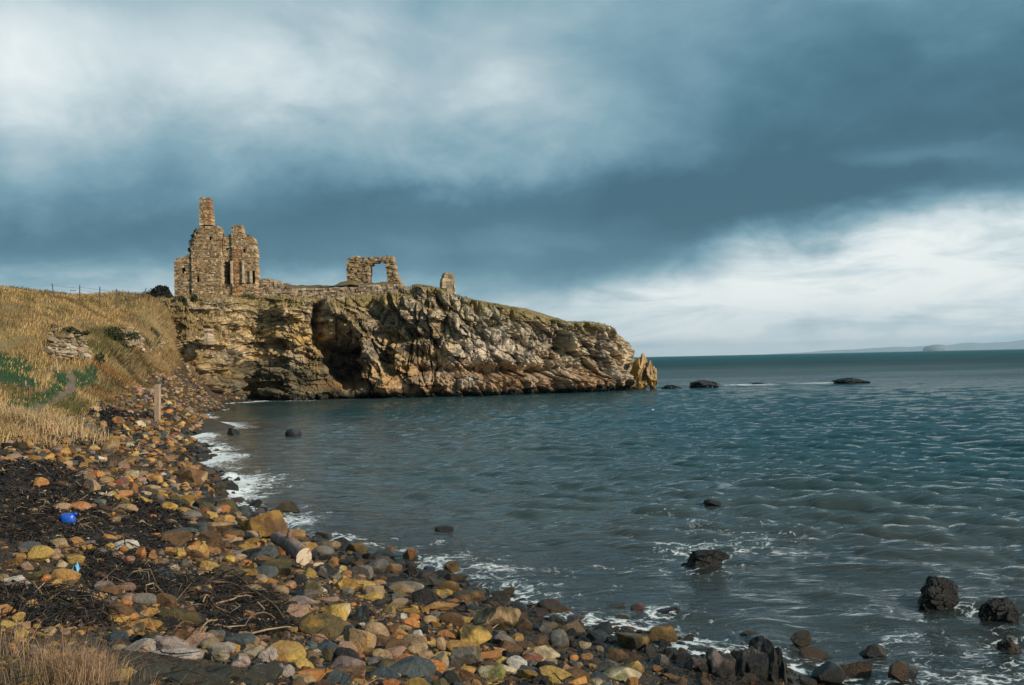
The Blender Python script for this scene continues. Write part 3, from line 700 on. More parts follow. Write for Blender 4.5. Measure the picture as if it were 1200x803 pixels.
# --- walls in the bank
def rubble(name, outline, n, smin, smax, label, pal, seed, cat='wall', lift=.35):
    """tumbled stones heaped on the slope inside an outline"""
    r = np.random.RandomState(seed); ol = np.array(outline, float); P = []
    while len(P) < n:
        x, y = r.uniform(ol[:, 0].min(), ol[:, 0].max()), r.uniform(ol[:, 1].min(), ol[:, 1].max())
        if in_poly(np.array([x]), np.array([y]), ol)[0]: P.append(ground_hit(x, y))
    P = np.array(P); o0 = P[P[:, 2].argmin()].copy(); root = empty(name, tuple(o0)); props(root, label, cat)
    Vs, Fs, Cs, k0 = [], [], [], 0
    for k, p in enumerate(P):
        v, f = stone_shape(9000+k % 14, 2, 'cut'); sz = smin*(smax/smin)**(r.uniform()**1.6); v = v*np.array([sz, sz*.8, sz*r.uniform(.4, .7)])/2
        v = v@rotz(r.uniform(-.5, .5)).T; Vs.append(v+p-o0+np.array([0, -.1, r.uniform(0, lift)])); Fs.append(f+k0); k0 += len(v)
        Cs.append(np.tile(np.array(pal[r.randint(len(pal))])*r.uniform(.7, 1.15), (len(v), 1)))
    props(obj('stonework', mesh_np('stonework', np.concatenate(Vs), np.concatenate(Fs), MAT_MASON, np.concatenate(Cs), smooth=False), root), kind='stuff')
BW = [(.34, .265, .18), (.27, .20, .13), (.38, .31, .22), (.20, .15, .10)]
rubble('ruined_bank_wall', [(58, 423), (60, 408), (70, 404), (84, 401), (97, 402), (104, 408), (104, 425), (84, 425)], 210, .25, .85, 'broken stone wall at the top of the little path in the bank', BW, 51, lift=.6)
rubble('ruined_bank_wall', [(138, 391), (148, 386), (158, 389), (166, 400), (168, 413), (152, 408), (142, 400)], 120, .3, 1.1, 'tumbled pale rubble wall in the gully below the bush', [(.40, .33, .235), (.32, .25, .165), (.27, .20, .125)], 52)
rubble('ruined_bank_wall', [(60, 394), (62, 387), (72, 385), (84, 390), (86, 396)], 36, .25, .6, 'few loose stones in the grass above the broken wall', BW, 54)
rubble('fallen_stones', [(166, 406), (176, 404), (192, 402), (194, 410), (180, 416), (166, 414)], 34, .2, .7, 'pale fallen stones at the foot of the dark green gully', BW, 55, 'stones', .15)
mp = at(243, 400, 106.2); ms = 106.2/FPX
stub = empty('masonry_stub', (mp[0], mp[1]+.6, mp[2])); props(stub, 'small upright stub of masonry stuck to the left cliff face', 'masonry')
masonry(stub, [((x-243)*ms, (400-y)*ms) for x, y in [(240.6, 404), (240.6, 388), (242, 386), (245.4, 386.5), (245.6, 404)]], [], 2.0, 56, LW, (.2, .45), (.2, .35))

# --- the bush by the house
bg_ = at(184, 350, 118); bz = top_z(bg_[0], 118)
bush = empty('bush', (bg_[0], 118, bz)); props(bush, 'dark evergreen bush on the skyline left of the ruined house', 'bush')
cs = [(x*.14, y*.13, z*.10) for x, y, z in [(-9, 0, 4), (-4, 3, 8), (1, 0, 10), (6, 2, 9), (9, -1, 5), (3, -3, 5), (-3, -3, 4), (0, 2, 5), (7, 0, 12), (2, 1, 13)]]
V, F, C = leaf_cloud(cs, [.66, .64, .64, .64, .58, .64, .58, .64, .46, .46], 5200, .095, [(.012, .016, .009), (.024, .030, .014), (.008, .010, .007)], 61)
obj('crown', mesh_np('crown', V, F, MAT_LEAF, C, smooth=False), bush)
V, F, caps = tube([(0, 0, -.4), (.05, 0, .3), (.2, .1, .9)], [.12, .09, .04]); obj('trunk', mesh_np('trunk', V, [F]+caps, MAT_WOOD, np.tile([.06, .045, .03], (len(V), 1))), bush)
bg2 = at(202, 350, 119)
b2 = empty('low_bush', (bg2[0], 119, top_z(bg2[0], 119))); props(b2, 'low dark bush tucked against the foot of the house', 'bush')
V, F, C = leaf_cloud([(0, 0, .25), (.4, .1, .2), (-.4, 0, .15)], [.35, .3, .3], 600, .08, [(.012, .016, .009), (.024, .030, .014)], 62); obj('crown', mesh_np('crown', V, F, MAT_LEAF, C, smooth=False), b2)
V, F, caps = tube([(0, 0, -.3), (0, 0, .2)], [.05, .03]); obj('trunk', mesh_np('trunk', V, [F]+caps, MAT_WOOD, np.tile([.06, .045, .03], (len(V), 1))), b2)
for k, (x, y, rr_, n, lab) in enumerate([(132, 388, [1.3, 1.0, .9], 2600, 'dark bramble bush in the hollow above the tumbled pale wall'), (78, 386, [.8, .7, .6], 1300, 'dark green scrub growing over the masonry in the bank'), (112, 420, [.6, .5, .5], 900, 'small dark shrub right of the broken bank wall'), (214, 357, [1.2, 1.0, .8], 1500, 'dark creeping scrub on the slope just below the house')]):
    g = ground_hit(x, y+6) if k != 3 else at(x, y+2, 111.5)
    if k == 3: g[2] = top_z(g[0], g[1])
    r = empty('bramble', tuple(g)); props(r, lab, 'shrub', 'scrub on the bank')
    q_ = np.random.RandomState(k+7); cl_ = [(q_.normal(0, rr_[0]*.8), q_.normal(0, .35), abs(q_.normal(0, .22))-.05) for _ in range(12)]
    V, F, C = leaf_cloud(cl_, list(q_.uniform(.22, .55, 12)*rr_[0]), n, .10, [(.020, .030, .012), (.035, .050, .018), (.05, .05, .02)], 70+k, .7)
    obj('crown', mesh_np('crown', V, F, MAT_LEAF, C, smooth=False), r)
    V, F, caps = tube([(0, 0, -.3), (.1, 0, .3), (.2, .1, .7)], [.05, .04, .02]); obj('stem', mesh_np('stem', V, [F]+caps, MAT_WOOD, np.tile([.06, .045, .03], (len(V), 1))), r)

# ================================================================== fences and the post
def fence(name, posts, wires, label, cat='fence', pr=.05, colr=(.10, .085, .07), onground=False):
    root = None; YS = []
    for i, (xb, yb, xt, yt, Y, r) in enumerate(posts):
        if onground: Y = float(ground_hit(xb, yb)[1]); YS.append(Y)
        b = at(xb, yb, Y); t = at(xt, yt, Y)
        gz = top_z(b[0], b[1]); b[2] = min(b[2], gz)-.15
        if root is None: root = empty(name, (b[0], b[1], gz)); props(root, label, cat); off = np.array([b[0], b[1], gz])
        V, F, caps = tube([b-off, (b+t)/2-off, t-off], [r, r*.95, r*.85], 7)
        obj('post', mesh_np('post', V, [F]+caps, MAT_WOOD, np.tile(colr, (len(V), 1)), smooth=False), root)
    for (x1, y1, Y1, x2, y2, Y2, r) in wires:
        if onground: Y1, Y2 = YS[Y1], YS[Y2]
        a, b = at(x1, y1, Y1), at(x2, y2, Y2); m = (a+b)/2-np.array([0, 0, .03])
        V, F, caps = tube([a-off, m-off, b-off], r, 5); obj('wire' if r < .02 else 'rail', mesh_np('wire', V, [F]+caps, MAT_WOOD, np.tile((.09, .085, .08), (len(V), 1))), root)
    return root
fence('wire_fence', [(63.5, 341, 61, 332, 91, .05), (93, 346, 93.5, 334, 95, .06), (117, 348, 117, 336, 99, .06), (136.5, 349, 136.5, 339, 103, .10), (150, 351, 150.3, 341, 106, .05), (165, 352, 171.5, 338, 109, .06), (187, 352, 187, 347, 112, .05)],
      [(61, 334, 91, 93.5, 338, 95, .012), (93.5, 336.5, 95, 117, 339.5, 99, .012), (93.5, 340, 95, 117, 343, 99, .012), (117, 339.5, 99, 136.5, 342, 103, .012), (117, 343, 99, 136.5, 346, 103, .012), (136.5, 341.5, 103, 168, 345.5, 109, .035), (136.5, 345.5, 103, 166, 349.5, 109, .035), (82, 340.5, 93, 89, 340.5, 94, .03)],
      'old wire fence with leaning posts along the bank skyline')
fence('path_fence', [(68, 437, 66, 421, 61, .055), (60, 437, 59.5, 429, 59, .045), (50, 444, 50, 437, 56, .045), (41, 449, 41, 442, 54, .045), (30, 453, 30, 446, 52, .045), (18, 459, 18, 452, 50, .045)],
      [(66.5, 425, 0, 50, 437, 2, .012), (50, 437, 2, 18, 452, 5, .012)], 'line of short grey posts stepping up beside the little path', colr=(.30, .26, .20), onground=True)
fence('hurdle', [(22.5, 470, 22.5, 452, 47.5, .04), (34.3, 470, 34.3, 452, 47.5, .04)], [(22, 452.3, 0, 35, 452.0, 0, .03)], 'small rusty two post hurdle in the green hollow', colr=(.13, .075, .045), onground=True)
g = ground_hit(184, 495); s = g[1]/FPX
post = empty('wooden_post', tuple(g)); props(post, 'tall weathered square wooden post standing at the head of the beach', 'post')
B = np.array([[.02, 0, 20.5*s-.2, 3.0*s, 3.0*s, 23*s+.2]]); rng = np.random.RandomState(2)
V, F = boxes(B, rng, .012); V[4:, 0] += .05; V[6:8, 2] += .06
bm = bmesh.new(); vs = [bm.verts.new(p) for p in V]; [bm.faces.new([vs[i] for i in f]) for f in F]
bmesh.ops.subdivide_edges(bm, edges=bm.edges[:], cuts=5, use_grid_fill=True); bmesh.ops.bevel(bm, geom=[e for e in bm.edges if e.calc_face_angle(0) > 1], offset=.015, segments=1, affect='EDGES')
me = bpy.data.meshes.new('shaft'); bm.to_mesh(me); bm.free(); V = np.array([v.co[:] for v in me.vertices]); F = [p.vertices[:] for p in me.polygons]
c = me.color_attributes.new('Col', 'FLOAT_COLOR', 'POINT'); c.data.foreach_set('color', np.c_[np.tile([.30, .22, .155], (len(V), 1))*(1+.5*fbm(V*np.array([25, 25, 1.5]), 3, 1)[:, None]), np.ones(len(V))].astype(np.float32).ravel()); me.materials.append(MAT_WOOD)
obj('shaft', me, post)
me, v = stone_mesh('packing_stone', 8, 3, 'cut', (.5, .35, .3), 0, 0, 'ochre'); obj('packing_stone', me, post, (.3, -.25, .03))

# ================================================================== rocks in the sea
SEA_ROCKS = [ # cx, bottom y, w, h, kind, colour, second, label
 (826, 454.5, 40, 10.5, 'knob', 'black', 'dark', 'low dark skerry breaking the water just off the headland tip'),
 (789, 455.5, 26, 4.5, 'knob', 'black', None, 'flat black ledge awash between the headland stack and the skerry'),
 (1003, 449.5, 46, 8.5, 'knob', 'black', None, 'long dark islet far out on the right of the bay'),
 (890, 450.5, 16, 2.2, 'round', 'black', None, 'sliver of rock just showing between the two far skerries'),
 (343, 511, 20, 9, 'round', 'blue', None, 'single smooth dark boulder in the calm inner bay'),
 (273, 509, 16, 8, 'cut', 'black', None, 'small black rock in shallow water off the far beach'),
 (217, 521.5, 11, 7, 'round', 'blue', None, 'dark wet rock at the edge of the far white foam'),
 (230, 510.5, 11, 5, 'round', 'dark', None, 'little dark rock among the far breaking foam'),
 (258, 578, 34, 15, 'cut', 'olive', 'dark', 'dark flat topped rock in foam left of the inner bay'),
 (237, 563, 9, 6, 'round', 'blue', None, 'tiny dark rock behind the flat topped foam rock'),
 (277, 565, 10, 6, 'cut', 'dark', None, 'tiny pointed dark rock right of the flat topped foam rock'),
 (299, 597, 18, 11, 'cut', 'black', None, 'black square rock in the white foam of the shore'),
 (335, 600, 30, 11, 'cut', 'olive', 'brown', 'low brown wedge rock lying just off the foam'),
 (377, 634, 22, 14, 'cut', 'mauve', 'dark', 'rough purple grey rock standing in the foam by the log'),
 (398, 645, 25, 14, 'round', 'black', 'blue', 'smooth black boulder in the foam right of the purple rock'),
 (447, 657, 30, 12, 'cut', 'teal', 'dark', 'dark grey rock lying at the foam edge right of the golden block'),
 (478, 656, 20, 15, 'cut', 'orange', 'ochre', 'bright orange block washed by foam at mid shore'),
 (457, 647, 12, 7, 'round', 'orange', None, 'small orange stone awash beside the orange block'),
 (530, 674, 20, 15, 'cut', 'brown', 'gold', 'brown and gold wedge standing alone in the foam'),
 (606, 727, 26, 21, 'round', 'blue', 'black', 'smooth blue black boulder at the water edge'),
 (578, 713, 24, 13, 'round', 'black', None, 'black weedy rock at the water behind the big tan slab'),
 (655, 723, 29, 11, 'slab', 'brown', 'gold', 'flat brown stone awash beyond the beach edge'),
 (785, 722, 27, 13, 'cut', 'dark', None, 'submerged dark rock beyond the golden wedges'),
 (827, 668, 62, 22, 'jag', 'black', 'dark', 'long black jagged rock out in the middle of the bay'),
 (835, 593, 20, 7, 'jag', 'black', None, 'small dark rock breaking the surface beyond the long black rock'),
 (832, 578, 13, 5, 'cut', 'black', None, 'tiny farthest dark rock in the middle of the bay'),
 (1105, 711, 52, 33, 'knob', 'black', 'dark', 'big rounded black rock standing in the right of the bay'),
 (1180, 735, 50, 32, 'knob', 'black', 'dark', 'black rock cut by the right edge behind another'),
 (1188, 769, 32, 20, 'knob', 'dark', 'brown', 'low brownish black rock at the lower right edge'),
 (945, 757, 30, 14, 'slab', 'olive', 'dark', 'greenish flat slab awash right of the jagged outcrop'),
 (974, 799, 38, 20, 'round', 'blue', 'black', 'smooth blue black boulder at the bottom edge in foam'),
 (1008, 794, 44, 18, 'slab', 'brown', 'dark', 'long dark brown slab beside the bottom blue black boulder'),
 (1030, 770, 36, 13, 'slab', 'dark', 'olive', 'low dark slab awash above the bottom brown slab'),
 (1062, 802, 40, 26, 'cut', 'dark', 'brown', 'dark brown rock at the bottom edge right of the foam'),
 (520, 622, 22, 5, 'round', 'black', None, 'dark submerged rock showing faintly in the middle shallows'),
 (512, 614, 0, 0, None, None, None, None)]
for k, (cx, by_, w, h, kind, c1, c2, lab) in enumerate(SEA_ROCKS):
    if not kind: continue
    p = hitz(cx, by_, 0.0); s = p[1]/FPX; W = w*s; Hh = h*s; Dp = W*(.8 if kind != 'slab' else .7)
    sb = 5 if w > 40 else 4 if w > 22 else 3
    Ht = Hh/.62
    me, v = stone_mesh('sea_rock', 300+k, sb, kind, (W*(1.22 if kind == 'jag' else 1.06), Dp, Ht), random.Random(k).uniform(-.2, .2), .06, c1, c2, MAT_WET if c1 in ('black', 'dark', 'blue') else None)
    y = p[1]+Dp*.40
    o = obj('sea_rock', me, None, (p[0], y, Ht*.12)); props(o, lab, 'rock', 'rocks standing in the water')
    FOAMSRC.append((p[0], y, W*.5, Dp*.5))

# the stack at the headland's tip and the jagged outcrop on the beach
def crag(name, px, base_y, Y, blobs, seed, col, col2, label, mat, zbase=0.0, group=None, sub=5, shp='jag'):
    """one crag from overlapping angular masses: blobs = (dx px, top px above base, width px, depth m)"""
    s = Y/FPX; o0 = at(px, base_y, Y); Vs, Fs, Cs, n = [], [], [], 0
    for k, (dx, tp_, w, dm, lean) in enumerate(blobs):
        v, f = stone_shape(seed+k, sub-1, shp); Hh = tp_*s+.5
        v = v*np.array([w*s/2, dm/2, Hh/2]); v[:, 0] += v[:, 2]*lean; v = v+np.array([dx*s, 0, Hh/2-.5])
        v += (fbm(v*(1.2/ (w*s))*3, 4, seed+9)*.10*w*s)[:, None]
        c = np.array(PAL[col])*(1+.5*fbm(v*(3/(w*s)), 4, seed)[:, None]); m = sstep(fbm(v*(2/(w*s))+9, 3, seed+3), -.05, .25)[:, None]; c = c*(1-m)+np.array(PAL[col2])*m
        Vs.append(v); Fs.append(f+n); Cs.append(c); n += len(v)
    me = mesh_np(name, np.concatenate(Vs), np.concatenate(Fs), mat, np.clip(np.concatenate(Cs), .006, .8), smooth=False)
    return props(obj(name, me, None, (o0[0], o0[1], zbase)), label, 'rock', group)
crag('rock_stack', 753, 456, 130.5, [(-8, 37, 17, 3.0, .12), (0, 47, 15, 2.8, .10), (8, 39, 15, 2.8, -.05), (11, 28, 13, 2.6, 0), (-4, 16, 26, 3.4, 0)], 500, 'tan', 'gold', 'leaning golden rock stack split from the tip of the headland', MAT_CLIFF)
g = ground_hit(870, 777)
crag('jagged_outcrop', 868, 780, hitz(868, 780, .22)[1], [(-48, 22, 40, .55, .1), (-30, 24, 34, .5, -.1), (-14, 20, 30, .5, 0), (2, 34, 26, .5, .25), (17, 46, 36, .6, -.12), (30, 34, 36, .6, -.2), (42, 26, 26, .5, -.1), (14, 22, 70, .6, 0), (-6, 16, 60, .5, 0)], 520, 'dark', 'mauve', 'jagged black ribbed outcrop at the water edge, bottom centre right', MAT_STONE, .18, shp='cut')
crag('tilted_slab', 220, 470, 101.5, [(-6, 13, 30, 2.0, -.8), (14, 9, 24, 1.6, -1.0)], 540, 'ochre', 'olive', 'tilted orange topped slab where cliff foot meets pebbles', MAT_CLIFF, .3)

# --- pale lumpy outcrop in the foreground
g = ground_hit(235, 786); s = g[1]/FPX
STX = []
lumps = [(170, 764, 46, 24), (196, 760, 50, 26), (222, 768, 34, 20), (206, 772, 60, 22), (245, 757, 24, 14), (262, 760, 30, 16), (281, 776, 26, 17), (297, 764, 24, 16), (312, 770, 20, 16), (322, 784, 20, 18), (334, 788, 22, 17), (302, 788, 30, 16), (256, 770, 22, 16), (187, 749, 17, 9), (150, 776, 30, 26), (310, 798, 40, 18)]
Vs, Fs, Cs, n = [], [], [], 0
LC = [(.36, .30, .25), (.33, .255, .215), (.28, .235, .16), (.40, .335, .29), (.25, .20, .12)]
for k, (x, y, w, h) in enumerate(lumps):
    p = at(x, y, g[1]+(798-y)*.010+.15); v, f = stone_shape(600+k, 4, 'round')
    v = v*np.array([w*s*.56, w*s*.42, h*s*.56]); v += (fbm(v*22+k, 4, 600)*.018)[:, None]
    v += (fbm(v*7+k, 3, 601)*.03)[:, None]
    c = np.array(LC[k % 5])*(1+.5*fbm(v*14+k*3, 4, 602)[:, None])
    Vs.append(v+p-g); Fs.append(f+n); Cs.append(c); n += len(v)
outc = empty('lumpy_outcrop', tuple(g)); props(outc, 'pale lumpy conglomerate ledge over slabs painted dark for its shaded hollow, bottom left', 'rock')
obj('crust', mesh_np('crust', np.concatenate(Vs), np.concatenate(Fs), MAT_STONE, np.clip(np.concatenate(Cs), .02, .7)), outc)
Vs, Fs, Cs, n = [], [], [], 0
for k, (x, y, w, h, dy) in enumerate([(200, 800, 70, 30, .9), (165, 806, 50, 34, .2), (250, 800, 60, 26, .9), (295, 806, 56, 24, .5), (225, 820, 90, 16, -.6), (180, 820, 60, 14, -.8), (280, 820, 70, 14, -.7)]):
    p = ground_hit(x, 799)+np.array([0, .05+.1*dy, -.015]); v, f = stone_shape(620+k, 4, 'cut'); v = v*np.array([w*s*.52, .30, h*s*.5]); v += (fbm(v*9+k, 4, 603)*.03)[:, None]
    Vs.append(v+p-g); Fs.append(f+n); Cs.append(np.array([.050, .046, .032])*(1+.7*fbm(v*8, 4, 604)[:, None])); n += len(v)  # dark rock colour stands for the shade in the hollow under the crust
for (x, y, w, h) in lumps: q = at(x, y, g[1]+.2); STX.append((q[0], q[1], w*s*.62, .3))
obj('ledge', mesh_np('ledge', np.concatenate(Vs), np.concatenate(Fs), MAT_STONE, np.clip(np.concatenate(Cs), .01, .7)), outc)

